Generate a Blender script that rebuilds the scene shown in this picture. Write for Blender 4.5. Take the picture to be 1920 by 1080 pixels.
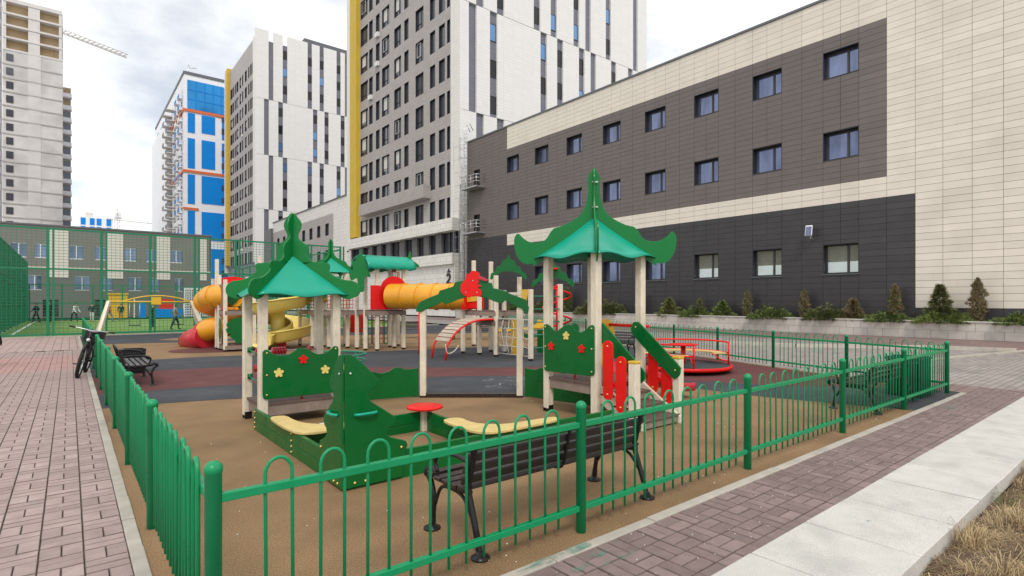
import bpy, bmesh, math, random
from mathutils import Vector, Matrix, noise as mnoise
R = math.radians
random.seed(7)
for o in list(bpy.data.objects): bpy.data.objects.remove(o)
scene = bpy.context.scene
C = scene.collection

# ------------------------------------------------------------------ camera
cam = bpy.data.cameras.new('camera'); cam_o = bpy.data.objects.new('camera', cam); C.objects.link(cam_o)
cam.sensor_width = 36; cam.lens = 36*1027/1920; cam.shift_y = 25/1920; cam.clip_start = .05; cam.clip_end = 3000
cam_o.location = (0, 0, 1.65); cam_o.rotation_euler = (R(90), 0, -R(38.944))
scene.camera = cam_o
# ------------------------------------------------------------------ world, sun, exposure
SUN_DIR = Vector((-.42, -.62, .86)).normalized()
w = bpy.data.worlds.new('World'); scene.world = w; w.use_nodes = True
nt = w.node_tree; nt.nodes.clear(); N = nt.nodes.new; L = nt.links.new
wo = N('ShaderNodeOutputWorld'); bg = N('ShaderNodeBackground'); bg.inputs['Strength'].default_value = .1
sky = N('ShaderNodeTexSky'); sky.sky_type = 'NISHITA'; sky.sun_disc = False
sky.sun_elevation = math.asin(SUN_DIR.z); sky.sun_rotation = math.atan2(SUN_DIR.x, SUN_DIR.y)
sky.air_density = 1.0; sky.dust_density = .4
tc = N('ShaderNodeTexCoord'); sp = N('ShaderNodeSeparateXYZ'); L(tc.outputs['Generated'], sp.inputs[0])
ad = N('ShaderNodeMath'); ad.operation = 'ADD'; ad.inputs[1].default_value = .22; L(sp.outputs['Z'], ad.inputs[0])
mx = N('ShaderNodeMath'); mx.operation = 'MAXIMUM'; mx.inputs[1].default_value = .08; L(ad.outputs[0], mx.inputs[0])
dv = N('ShaderNodeVectorMath'); dv.operation = 'DIVIDE'; L(tc.outputs['Generated'], dv.inputs[0]); L(mx.outputs[0], dv.inputs[1])
n1 = N('ShaderNodeTexNoise'); n1.inputs['Scale'].default_value = 1.35; n1.inputs['Detail'].default_value = 7; n1.inputs['Roughness'].default_value = .56
mp = N('ShaderNodeMapping'); mp.inputs['Location'].default_value = (0.4, 3.1, 0); L(dv.outputs[0], mp.inputs[0]); L(mp.outputs[0], n1.inputs['Vector'])
cr = N('ShaderNodeValToRGB'); cr.color_ramp.elements[0].position = .36; cr.color_ramp.elements[1].position = .56
cr.color_ramp.elements[0].color = (.42,.42,.42,1); cr.color_ramp.elements[1].color = (1,1,1,1)
L(n1.outputs['Fac'], cr.inputs[0])
n2 = N('ShaderNodeTexNoise'); n2.inputs['Scale'].default_value = 3.2; n2.inputs['Detail'].default_value = 6; L(mp.outputs[0], n2.inputs['Vector'])
c2 = N('ShaderNodeMix'); c2.data_type = 'RGBA'; c2.inputs[6].default_value = (10.4, 10.6, 10.9, 1); c2.inputs[7].default_value = (12.4, 12.4, 12.3, 1)
mr = N('ShaderNodeMapRange'); mr.inputs[1].default_value = .3; mr.inputs[2].default_value = .55; L(n2.outputs['Fac'], mr.inputs[0]); L(mr.outputs[0], c2.inputs[0])
cm = N('ShaderNodeMix'); cm.data_type = 'RGBA'; L(cr.outputs[0], cm.inputs[0]); L(sky.outputs[0], cm.inputs[6]); L(c2.outputs[2], cm.inputs[7])
L(cm.outputs[2], bg.inputs['Color']); L(bg.outputs[0], wo.inputs[0])
sl = bpy.data.lights.new('sun', 'SUN'); sl.energy = 1.5; sl.angle = R(14); sl.color = (1, .92, .82)
so = bpy.data.objects.new('sun', sl); C.objects.link(so); so.rotation_euler = SUN_DIR.to_track_quat('Z', 'Y').to_euler(); so.location = (-20, -30, 60)
scene.view_settings.view_transform = 'Standard'; scene.view_settings.look = 'None'; scene.view_settings.exposure = 0.12; scene.view_settings.gamma = 1.0

# ------------------------------------------------------------------ materials
MATS = {}
def _pos(nt, axis='XYZ', space='world'):
    if space == 'world':
        g = nt.nodes.new('ShaderNodeNewGeometry'); out = g.outputs['Position']
    else:
        g = nt.nodes.new('ShaderNodeTexCoord'); out = g.outputs['Object']
    if axis == 'XYZ': return out
    s = nt.nodes.new('ShaderNodeSeparateXYZ'); nt.links.new(out, s.inputs[0])
    c = nt.nodes.new('ShaderNodeCombineXYZ')
    nt.links.new(s.outputs[axis[0]], c.inputs[0]); nt.links.new(s.outputs[axis[1]], c.inputs[1])
    return c.outputs[0]
def M(name, col, rough=.5, metal=0., var=0., vscale=6., bump=0., bscale=60., rnd=0., speck=None, sscale=180., grain=None, spec=.5, coat=0., emit=0., stain=0., stainscale=.8, stretch=None):
    m = bpy.data.materials.new(name); m.use_nodes = True; nt = m.node_tree; b = nt.nodes['Principled BSDF']
    N = nt.nodes.new; L = nt.links.new
    b.inputs['Roughness'].default_value = rough; b.inputs['Metallic'].default_value = metal
    b.inputs['Specular IOR Level'].default_value = spec
    if coat: b.inputs['Coat Weight'].default_value = coat; b.inputs['Coat Roughness'].default_value = .12
    rgb = N('ShaderNodeRGB'); rgb.outputs[0].default_value = (*col, 1); out = rgb.outputs[0]
    pos = None
    def noise(scale, detail=4, st=None):
        n = N('ShaderNodeTexNoise'); n.inputs['Scale'].default_value = scale; n.inputs['Detail'].default_value = detail
        p = _pos(nt)
        if st:
            mp = N('ShaderNodeMapping'); mp.inputs['Scale'].default_value = st; L(p, mp.inputs[0]); p = mp.outputs[0]
        L(p, n.inputs['Vector']); return n
    def valmul(inp, fac, lo, hi):
        mr = N('ShaderNodeMapRange'); mr.inputs[1].default_value = .25; mr.inputs[2].default_value = .75
        mr.inputs[3].default_value = lo; mr.inputs[4].default_value = hi; L(fac, mr.inputs[0])
        h = N('ShaderNodeHueSaturation'); L(inp, h.inputs['Color']); L(mr.outputs[0], h.inputs['Value']); return h.outputs[0]
    if speck is not None:
        n = noise(sscale, 2); mr = N('ShaderNodeMapRange'); mr.inputs[1].default_value = .48; mr.inputs[2].default_value = .60; L(n.outputs['Fac'], mr.inputs[0])
        mx = N('ShaderNodeMix'); mx.data_type = 'RGBA'; L(mr.outputs[0], mx.inputs[0]); L(out, mx.inputs[6]); mx.inputs[7].default_value = (*speck, 1); out = mx.outputs[2]
    if grain is not None:
        n = noise(14, 5, grain); out = valmul(out, n.outputs['Fac'], .80, 1.14)
    if var:
        n = noise(vscale, 5, stretch); out = valmul(out, n.outputs['Fac'], 1-var, 1+var)
    if stain:
        n = noise(stainscale, 6); mr = N('ShaderNodeMapRange'); mr.inputs[1].default_value = .5; mr.inputs[2].default_value = .68; mr.inputs[3].default_value = 1; mr.inputs[4].default_value = 1-stain
        L(n.outputs['Fac'], mr.inputs[0]); h = N('ShaderNodeHueSaturation'); L(out, h.inputs['Color']); L(mr.outputs[0], h.inputs['Value']); out = h.outputs[0]
    if rnd:
        oi = N('ShaderNodeObjectInfo'); mr = N('ShaderNodeMapRange'); mr.inputs[3].default_value = 1-rnd; mr.inputs[4].default_value = 1+rnd
        L(oi.outputs['Random'], mr.inputs[0]); h = N('ShaderNodeHueSaturation'); L(out, h.inputs['Color']); L(mr.outputs[0], h.inputs['Value']); out = h.outputs[0]
    L(out, b.inputs['Base Color'])
    if emit: b.inputs['Emission Color'].default_value = (*col, 1); b.inputs['Emission Strength'].default_value = emit
    if var or stain:
        n = noise(vscale*1.7, 4); mr = N('ShaderNodeMapRange'); mr.inputs[1].default_value = .3; mr.inputs[2].default_value = .7
        mr.inputs[3].default_value = max(.02, rough-.09); mr.inputs[4].default_value = min(1, rough+.12); L(n.outputs['Fac'], mr.inputs[0]); L(mr.outputs[0], b.inputs['Roughness'])
    if bump:
        n = noise(bscale, 4); bp = N('ShaderNodeBump'); bp.inputs['Strength'].default_value = bump; bp.inputs['Distance'].default_value = .01
        L(n.outputs['Fac'], bp.inputs['Height']); L(bp.outputs[0], b.inputs['Normal'])
    MATS[name] = m; return m
def BR(name, c1, c2, mortar, bw, bh, ms, axis, off=0., rough=.6, origin=(0,0,0), var=.06, spec=.4, stain=0.):
    m = bpy.data.materials.new(name); m.use_nodes = True; nt = m.node_tree; b = nt.nodes['Principled BSDF']; N = nt.nodes.new; L = nt.links.new
    t = N('ShaderNodeTexBrick'); t.offset = off; t.offset_frequency = 2; t.squash = 1
    for k, v in (('Color1', (*c1, 1)), ('Color2', (*c2, 1)), ('Mortar', (*mortar, 1)), ('Scale', 1.), ('Mortar Size', ms), ('Mortar Smooth', .1), ('Bias', 0.), ('Brick Width', bw), ('Row Height', bh)):
        t.inputs[k].default_value = v
    mp = N('ShaderNodeMapping'); mp.inputs['Location'].default_value = origin; L(_pos(nt, axis), mp.inputs[0]); L(mp.outputs[0], t.inputs['Vector'])
    n = N('ShaderNodeTexNoise'); n.inputs['Scale'].default_value = 1.3; n.inputs['Detail'].default_value = 6; L(_pos(nt), n.inputs['Vector'])
    mr = N('ShaderNodeMapRange'); mr.inputs[1].default_value = .3; mr.inputs[2].default_value = .7; mr.inputs[3].default_value = 1-var; mr.inputs[4].default_value = 1+var; L(n.outputs['Fac'], mr.inputs[0])
    h = N('ShaderNodeHueSaturation'); L(t.outputs['Color'], h.inputs['Color']); L(mr.outputs[0], h.inputs['Value']); L(h.outputs[0], b.inputs['Base Color'])
    b.inputs['Roughness'].default_value = rough; b.inputs['Specular IOR Level'].default_value = spec
    MATS[name] = m; return m

# plywood / paint / wood
M('green', (.001, .125, .023), .30, var=.08, vscale=3, bump=.03, bscale=25, spec=.36, stain=.12)
M('roof_green', (.002, .175, .036), .30, var=.06, vscale=3, spec=.32)
M('teal', (.001, .33, .215), .30, var=.06, vscale=2, spec=.42, bump=.02, bscale=15)
M('fence_green', (.002, .26, .098), .36, var=.08, vscale=9, spec=.42, bump=.04, bscale=90)
M('mesh_green', (.004, .19, .085), .5, var=.08)
M('red', (.74, .008, .006), .42, var=.07, vscale=5, spec=.3, rnd=.06)
M('pink_red', (.52, .02, .035), .34, var=.08, vscale=4, coat=.2)
M('flower_yellow', (.74, .60, .17), .5, var=.08)
M('yellow', (.72, .44, .03), .4, var=.06, coat=.15)
M('seat_yellow', (.66, .50, .20), .55, var=.1, vscale=9, grain=(1, 9, 1))
M('orange', (.78, .35, .018), .36, var=.1, vscale=3, coat=.2, stain=.1)
M('pale_yellow', (.76, .60, .14), .36, var=.08, vscale=3, coat=.2)
M('edge_ply', (.55, .47, .30), .7, var=.1)
M('post_wood', (.76, .68, .54), .55, var=.09, vscale=5, grain=(9, 9, .7), rnd=.05, bump=.05, bscale=30, stain=.16, stainscale=2.2)
M('deck_brown', (.13, .085, .07), .65, var=.14, grain=(1, 8, 1), bump=.12, bscale=50)
M('deck_grey', (.26, .20, .165), .65, var=.14, grain=(1, 8, 1), bump=.1)
M('slat_dark', (.026, .016, .016), .30, var=.25, vscale=9, bump=.05, bscale=40, spec=.6)
M('iron', (.012, .012, .014), .36, metal=.2, var=.2, bump=.1, bscale=80)
M('rust', (.10, .035, .018), .8, var=.3, vscale=20)
M('steel', (.55, .56, .57), .35, metal=.85, var=.1)
M('brass', (.72, .55, .18), .32, metal=.7)
M('black', (.010, .010, .011), .45)
M('rubber_black', (.012, .012, .012), .75)
M('rope', (.55, .52, .45), .8); M('rope_green', (.02, .20, .12), .7); M('rope_red', (.45, .03, .04), .7)
# ground
M('rubber_tan', (.228, .140, .068), .82, var=.15, vscale=1.3, speck=(.32, .215, .12), sscale=95, bump=.30, bscale=150, stain=.26, stainscale=.8, spec=.25)
M('rubber_grey', (.036, .040, .048), .8, var=.14, vscale=1.3, speck=(.072, .077, .086), sscale=95, bump=.3, bscale=150, stain=-.35, stainscale=.5, spec=.3)
M('rubber_red', (.105, .035, .035), .82, var=.12, vscale=1.2, speck=(.155, .06, .057), sscale=95, bump=.3, bscale=150, stain=.2, stainscale=.5, spec=.3)
M('paver_pink', (.365, .272, .255), .80, var=.13, vscale=9, rnd=.13, bump=.35, bscale=120, speck=(.43, .335, .315), sscale=260, stain=.14, stainscale=1.4, spec=.3)
M('paver_dark', (.225, .165, .158), .76, var=.15, vscale=10, rnd=.16, bump=.35, bscale=110, speck=(.27, .20, .19), sscale=240, stain=.2, stainscale=1.6, spec=.3)
M('paver_bed', (.12, .092, .08), .95, var=.3, vscale=20)
M('kerb', (.45, .415, .36), .85, var=.12, vscale=7, rnd=.08, bump=.3, bscale=130, stain=.2, stainscale=1.5)
M('slab', (.60, .585, .55), .75, var=.08, vscale=5, rnd=.03, bump=.12, bscale=160, speck=(.47, .455, .42), sscale=150, stain=.16, stainscale=2.3)
M('soil', (.105, .066, .042), .95, var=.3, vscale=9, bump=.8, bscale=25)
M('straw', (.52, .40, .22), .8, var=.3, vscale=7); M('straw_brown', (.22, .14, .08), .85, var=.35, vscale=9); M('straw_green', (.17, .20, .07), .8, var=.3); M('paver_edge', (.185, .14, .126), .95, var=.25, vscale=20); M('slat_brown', (.30, .135, .055), .6, var=.15); M('plank', (.50, .41, .33), .6, var=.15, grain=(1,8,1))
M('turf', (.13, .24, .04), .9, var=.16, vscale=.8, speck=(.17, .29, .06), sscale=30)
M('line_white', (.78, .78, .74), .7, var=.1)
M('road', (.30, .285, .27), .85, var=.12, vscale=.6, stain=.15, stainscale=.25)
BR('plaza', (.36, .325, .30), (.27, .24, .225), (.15, .135, .125), .26, .13, .010, 'XY', .5, .8, var=.12)
BR('plaza_red', (.26, .18, .165), (.22, .15, .14), (.12, .09, .08), .42, .21, .014, 'XY', .5, .8, var=.12)
BR('far_path', (.42, .305, .28), (.37, .265, .245), (.16, .12, .11), .4, .23, .010, 'YX', .5, .8, var=.08)
# buildings
M('clad_beige', (.76, .695, .60), .34, var=.05, vscale=1.2, rnd=.055, stain=.07, stainscale=.35)
M('clad_brown', (.155, .128, .117), .42, var=.06, vscale=1.2, rnd=.10)
M('clad_char', (.044, .041, .044), .42, var=.08, vscale=1, rnd=.14)
M('clad_back', (.13, .115, .10), .9)
M('coping', (.13, .135, .15), .5)
M('reveal', (.017, .021, .030), .5)
M('win_frame', (.05, .043, .042), .5); M('win_frame_white', (.7, .7, .7), .5)
M('glass', (.15, .18, .29), .05, metal=.62, var=.5, vscale=.8, stretch=(1,1.8,.45))  # colour noise imitates uneven reflections across the panes
M('glass_dark', (.10, .105, .12), .06, metal=.5)
M('black_glass', (.03, .03, .034), .08, metal=.35)
M('glass_blue', (.16, .30, .52), .06, metal=.55)
M('curtain', (.62, .60, .56), .8, var=.2, vscale=8, stretch=(8, 8, .4))
M('interior', (.55, .47, .27), .8, emit=.22, var=.2, vscale=3)
M('interior_white', (.90, .90, .78), .8, emit=.9)  # like interior, emission put into the surface in place of room light
BR('tower_white', (.80, .79, .77), (.77, .76, .74), (.66, .65, .63), 1.5, .34, .016, 'XZ', 0, .35, var=.02)
BR('tower_white_y', (.78, .755, .71), (.75, .725, .685), (.60, .58, .545), 1.5, .34, .016, 'YZ', 0, .35, var=.02)
BR('tower_grey', (.41, .375, .36), (.385, .35, .335), (.27, .245, .235), 1.2, .34, .018, 'YZ', .5, .45)
BR('tower_strip', (.165, .17, .21), (.175, .18, .22), (.13, .13, .15), 1.1, .5, .02, 'XZ', 0, .4)
BR('podium_white', (.77, .745, .70), (.74, .715, .675), (.50, .48, .45), 1.2, .6, .02, 'YZ', .5, .4)
BR('pier_dark', (.13, .125, .13), (.12, .115, .12), (.07, .07, .07), .8, 1.2, .02, 'YZ', 0, .45)
M('tower_yellow', (.60, .40, .022), .5, var=.05, vscale=.4)
M('concrete', (.66, .64, .63), .85, var=.14, vscale=.35, stain=.22, stainscale=.12)
M('concrete_line', (.46, .44, .42), .9, var=.15, vscale=.3)
M('raw_tan', (.48, .355, .21), .9, var=.2, vscale=.4)
M('slab_conc', (.66, .64, .62), .9, var=.1, vscale=.4)
M('blue_panel', (.004, .24, .72), .5, spec=.2, var=.06, vscale=.4); M('blue_white', (.84, .85, .88), .5, var=.03, vscale=.3)
M('blue_glass', (.02, .25, .60), .12, metal=.4, var=.18, vscale=.15); M('orange_band', (.72, .16, .05), .5)
M('k_grey', (.20, .182, .172), .6, var=.06, vscale=.6); M('k_low', (.145, .133, .127), .6, var=.06); M('k_beige', (.64, .60, .54), .5, var=.05)
M('crane', (.42, .36, .28), .6)
M('planter', (.55, .515, .465), .85, var=.08, vscale=4, rnd=.07, bump=.15, bscale=60, stain=.12, stainscale=1.1); M('mortar', (.25, .225, .20), .9); M('paver_rose', (.42, .255, .235), .8, var=.13, vscale=9, bump=.3, bscale=120, stain=.14, stainscale=1.4, spec=.3)
M('planter_cap', (.58, .56, .52), .7, var=.08)
M('leaf_dark', (.065, .100, .026), .7, var=.3, vscale=5); M('leaf_olive', (.155, .155, .055), .7, var=.3, vscale=5)
M('leaf_brown', (.20, .135, .075), .8, var=.3, vscale=5); M('leaf_light', (.185, .235, .055), .7, var=.3, vscale=5); M('bark', (.09, .06, .04), .9, var=.2)
M('skin', (.48, .30, .22), .6); M('hair', (.025, .016, .012), .6); M('cloth_dark', (.02, .025, .035), .8); M('cloth_white', (.62, .62, .64), .8); M('cloth_red', (.42, .03, .03), .8)
M('cloth_blue', (.05, .09, .22), .8); M('cloth_tan', (.22, .18, .14), .8); M('cloth_jean', (.20, .27, .38), .8)
M('sign_grey', (.045, .03, .034), .5); M('lamp_white', (.70, .70, .70), .4)
M('paint_spill', (.15, .33, .25), .7, var=.2, vscale=14)
def _alpha(m, scale, lo, hi):
    nt = m.node_tree; n = nt.nodes.new('ShaderNodeTexNoise'); n.inputs['Scale'].default_value = scale; n.inputs['Detail'].default_value = 8; nt.links.new(_pos(nt), n.inputs['Vector'])
    r = nt.nodes.new('ShaderNodeMapRange'); r.inputs[1].default_value = lo; r.inputs[2].default_value = hi; nt.links.new(n.outputs['Fac'], r.inputs[0]); nt.links.new(r.outputs[0], nt.nodes['Principled BSDF'].inputs['Alpha'])
_alpha(MATS['paint_spill'], 12, .40, .80)
M('chalk', (.75, .76, .78), .9); _alpha(MATS['chalk'], 30, .45, .65)
M('bin_green', (.006, .06, .035), .5, var=.2)

# ------------------------------------------------------------------ mesh builder
class MB:
    def __init__(s): s.v = []; s.f = []; s.m = []; s.sm = []
    def face(s, idx, mi=0, sm=False): s.f.append(tuple(idx)); s.m.append(mi); s.sm.append(sm)
    def box(s, c, d, rz=0, mi=0, top=1.0, ry=0, rx=0):
        n = len(s.v); hx, hy, hz = d[0]/2, d[1]/2, d[2]/2
        mt = Matrix.Rotation(rz, 3, 'Z') @ Matrix.Rotation(ry, 3, 'Y') @ Matrix.Rotation(rx, 3, 'X')
        for z in (-hz, hz):
            k = top if z > 0 else 1
            for x, y in ((-hx,-hy),(hx,-hy),(hx,hy),(-hx,hy)):
                p = mt @ Vector((x*k, y*k, z)); s.v.append((p.x+c[0], p.y+c[1], p.z+c[2]))
        for q in ((3,2,1,0),(4,5,6,7),(0,1,5,4),(1,2,6,5),(2,3,7,6),(3,0,4,7)): s.face([n+i for i in q], mi)
        return s
    def b2(s, x0, x1, y0, y1, z0, z1, mi=0): return s.box(((x0+x1)/2,(y0+y1)/2,(z0+z1)/2), (abs(x1-x0),abs(y1-y0),abs(z1-z0)), 0, mi)
    def quad(s, a, b, c, d, mi=0, sm=False):
        n = len(s.v); s.v += [tuple(a),tuple(b),tuple(c),tuple(d)]; s.face((n,n+1,n+2,n+3), mi, sm); return s
    def poly(s, pts, mi=0):
        n = len(s.v); s.v += [tuple(p) for p in pts]; s.face(range(n, n+len(pts)), mi); return s
    def beam(s, a, b, wd, ht=None, mi=0):            # rectangular bar from a to b
        a = Vector(a); b = Vector(b); ht = ht or wd; t = (b-a).normalized()
        up = Vector((0,0,1)) if abs(t.z) < .95 else Vector((0,1,0))
        x = t.cross(up).normalized(); y = x.cross(t).normalized(); n = len(s.v)
        for p in (a, b):
            for i, j in ((-1,-1),(1,-1),(1,1),(-1,1)): s.v.append(tuple(p + x*(i*wd/2) + y*(j*ht/2)))
        for q in ((0,1,2,3),(7,6,5,4),(1,0,4,5),(2,1,5,6),(3,2,6,7),(0,3,7,4)): s.face([n+i for i in q], mi)
        return s
    def tube(s, path, r, k=8, mi=0, closed=False, caps=True):
        path = [Vector(p) for p in path]; n = len(path); base = len(s.v)
        rad = r if isinstance(r, (list, tuple)) else [r]*n
        prev = None
        for i, p in enumerate(path):
            if closed: t = path[(i+1) % n]-path[i-1]
            else: t = path[min(i+1, n-1)]-path[max(i-1, 0)]
            t = t.normalized() if t.length else Vector((0,0,1))
            if prev is None:
                a = Vector((0,0,1)) if abs(t.z) < .9 else Vector((1,0,0)); x = t.cross(a).normalized()
            else:
                x = prev - t*prev.dot(t); x = x.normalized() if x.length > 1e-6 else t.orthogonal().normalized()
            prev = x; y = t.cross(x)
            for j in range(k):
                an = 2*math.pi*j/k; s.v.append(tuple(p + x*(rad[i]*math.cos(an)) + y*(rad[i]*math.sin(an))))
        for i in range(n if closed else n-1):
            for j in range(k):
                a = base+i*k+j; b = base+i*k+(j+1) % k; c = base+((i+1) % n)*k+(j+1) % k; d = base+((i+1) % n)*k+j
                s.face((a, b, c, d), mi, True)
        if caps and not closed:
            s.face([base+j for j in reversed(range(k))], mi); s.face([base+(n-1)*k+j for j in range(k)], mi)
        return s
    def cyl(s, c, r, h, k=16, mi=0, r2=None): return s.tube([(c[0],c[1],c[2]), (c[0],c[1],c[2]+h)], [r, r if r2 is None else r2], k, mi)
    def lathe(s, c, prof, k=20, mi=0, caps=True):
        base = len(s.v)
        for r, z in prof:
            for j in range(k):
                a = 2*math.pi*j/k; s.v.append((c[0]+r*math.cos(a), c[1]+r*math.sin(a), c[2]+z))
        for i in range(len(prof)-1):
            for j in range(k): s.face((base+i*k+j, base+i*k+(j+1)%k, base+(i+1)*k+(j+1)%k, base+(i+1)*k+j), mi, True)
        if caps and prof[0][0] > 1e-4: s.face([base+j for j in reversed(range(k))], mi)
        if caps and prof[-1][0] > 1e-4: s.face([base+(len(prof)-1)*k+j for j in range(k)], mi)
        return s
    def plate(s, poly, th, o, u, vv=(0,0,1), mi=0, mi_edge=None):   # 2-D outline extruded: o + a*u + b*v, thickness th along u x v
        o = Vector(o); u = Vector(u).normalized(); vv = Vector(vv); nn = u.cross(vv).normalized()
        ar = sum(poly[i-1][0]*poly[i][1]-poly[i][0]*poly[i-1][1] for i in range(len(poly)))
        if ar < 0: poly = poly[::-1]
        n = len(s.v); k = len(poly)
        for sg in (.5, -.5):
            for a, b in poly: s.v.append(tuple(o + u*a + vv*b + nn*(sg*th)))
        s.face(range(n, n+k), mi); s.face([n+k+i for i in reversed(range(k))], mi)
        me = mi if mi_edge is None else mi_edge
        for i in range(k): s.face((n+(i+1)%k, n+i, n+k+i, n+k+(i+1)%k), me)
        return s
    def sphere(s, c, r, k=10, mi=0, sz=1.0):
        pr = [(max(1e-5, r*math.sin(math.pi*i/(k//2+2))), -r*sz*math.cos(math.pi*i/(k//2+2))) for i in range(k//2+3)]
        return s.lathe(c, pr, k, mi)
    def mesh(s, name, mats, off=(0,0,0)):
        me = bpy.data.meshes.new(name)
        me.from_pydata([(x-off[0], y-off[1], z-off[2]) for x, y, z in s.v], [], s.f)
        mats = [mats] if isinstance(mats, str) else mats
        for m in mats: me.materials.append(MATS[m])
        me.polygons.foreach_set('material_index', s.m); me.polygons.foreach_set('use_smooth', s.sm)
        me.update(); return me
def smooth(pts, n=4, closed=True):
    out = []; k = len(pts)
    for i in range(k if closed else k-1):
        p0, p1, p2, p3 = (pts[(i-1)%k], pts[i], pts[(i+1)%k], pts[(i+2)%k]) if closed else (pts[max(i-1,0)], pts[i], pts[i+1], pts[min(i+2,k-1)])
        for j in range(n):
            t = j/n
            out.append(tuple(.5*((2*b)+(-a+c)*t+(2*a-5*b+4*c-d)*t*t+(-a+3*b-3*c+d)*t**3) for a, b, c, d in zip(p0, p1, p2, p3)))
    if not closed: out.append(tuple(pts[-1]))
    return out
def thing(name, label, cat, loc=(0,0,0), rz=0., group=None):
    o = bpy.data.objects.new(name, None); C.objects.link(o); o.location = loc; o.rotation_euler = (0,0,rz); o.empty_display_size = .2
    o['label'] = label; o['category'] = cat
    if group: o['group'] = group
    return o
def tag(o, label, cat, group=None):
    o['label'] = label; o['category'] = cat
    if group: o['group'] = group
    return o
def wl(o):
    l = Vector((0,0,0))
    while o is not None: l += o.location; o = o.parent
    return l
def part(name, mb, mats, parent, world=True, bevel=0., label=None, kind=None):
    me = mb.mesh(name, mats, wl(parent) if world else (0,0,0)); return partm(name, me, parent, bevel=bevel, label=label, kind=kind)
def partm(name, me, parent, loc=(0,0,0), rz=0., scale=None, bevel=0., label=None, kind=None, rot=None):
    o = bpy.data.objects.new(name, me); C.objects.link(o); o.parent = parent; o.location = loc; o.rotation_euler = rot or (0,0,rz)
    if scale: o.scale = scale
    if bevel:
        b = o.modifiers.new('bevel', 'BEVEL'); b.width = bevel; b.segments = 2; b.limit_method = 'ANGLE'; b.angle_limit = R(40)
    if label: o['label'] = label
    if kind: o['kind'] = kind
    return o
def single(name, mb, mats, label, cat, loc=(0,0,0), group=None, bevel=0.):
    o = partm(name, mb.mesh(name, mats, loc), None, loc, bevel=bevel); return tag(o, label, cat, group)
def struct(name, mb, mats):
    o = partm(name, mb.mesh(name, mats), None); o['kind'] = 'structure'; return o
def flip_up(mb):
    return mb
def sheet(poly, z):
    ar = sum(poly[i-1][0]*poly[i][1]-poly[i][0]*poly[i-1][1] for i in range(len(poly)))
    if ar < 0: poly = poly[::-1]
    return MB().poly([(x, y, z) for x, y in poly])
def rects_minus(u0, u1, v0, v1, holes):
    us = sorted({u0, u1, *[min(max(h[0],u0),u1) for h in holes], *[min(max(h[1],u0),u1) for h in holes]})
    vs = sorted({v0, v1, *[min(max(h[2],v0),v1) for h in holes], *[min(max(h[3],v0),v1) for h in holes]})
    out = []
    for j in range(len(vs)-1):
        vm = (vs[j]+vs[j+1])/2; run = None
        for i in range(len(us)-1):
            um = (us[i]+us[i+1])/2
            inside = any(h[0] < um < h[1] and h[2] < vm < h[3] for h in holes)
            if inside:
                if run is not None: out.append((run, us[i], vs[j], vs[j+1])); run = None
            elif run is None: run = us[i]
        if run is not None: out.append((run, u1, vs[j], vs[j+1]))
    return out
# ================================================================== GROUND
TH = R(38.944); SN, CS = math.sin(TH), math.cos(TH)
def proj(x, y, z=0):
    d = x*SN+y*CS; r = x*CS-y*SN
    return (960+1027*r/max(d,.01), 565-1027*(z-1.65)/max(d,.01), d)
def area_px(x, y, a):                 # rough image area of a ground piece, 0 if out of view
    px, py, d = proj(x, y)
    if d < 1 or px < -40 or px > 1960 or py > 1115: return 0
    return a*1027*1027*1.65/d**3
struct('ground', MB().quad((-700,-700,-.25),(700,-700,-.25),(700,900,-.25),(-700,900,-.25)), 'road')

def paver_mesh(name, lx, ly, mat, h=.05):
    m = MB(); n = 0; ch = .0045
    for z, i in ((-h, 0), (-ch, 0), (0, ch)):
        x, y = lx/2-i, ly/2-i; m.v += [(-x,-y,z),(x,-y,z),(x,y,z),(-x,y,z)]
    for k in (0, 4):
        for i in range(4): m.face((k+i, k+(i+1)%4, k+4+(i+1)%4, k+4+i), 1)
    m.face((8,9,10,11)); return m
def lay(parent, pieces, mat, name='paver', limit=300):
    pieces = sorted(pieces, key=lambda p: -area_px(p[0], p[1], p[2]*p[3])); cache = {}
    rest = MB()
    for i, (x, y, lx, ly) in enumerate(pieces):
        z = random.uniform(-.002, .002); t = random.uniform(-.006, .006); t2 = random.uniform(-.006, .006)
        if i < limit and area_px(x, y, lx*ly) > 0:
            k = (round(lx,3), round(ly,3))
            if k not in cache: cache[k] = paver_mesh(name, lx, ly, mat).mesh(name, [mat, 'paver_edge'])
            o = partm(name, cache[k], parent, (x, y, z), rot=(t, t2, random.uniform(-.006,.006)))
        else:
            m = paver_mesh(name, lx, ly, mat); n = len(rest.v)
            rest.v += [(a+x, b+y, c+z+a*t2+b*t) for a, b, c in m.v]
            for f, mi in zip(m.f, m.m): rest.face([n+q for q in f], mi)
    if rest.f: partm('paver_field', rest.mesh('paver_field', [mat, 'paver_edge']), parent, kind='stuff')

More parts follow.
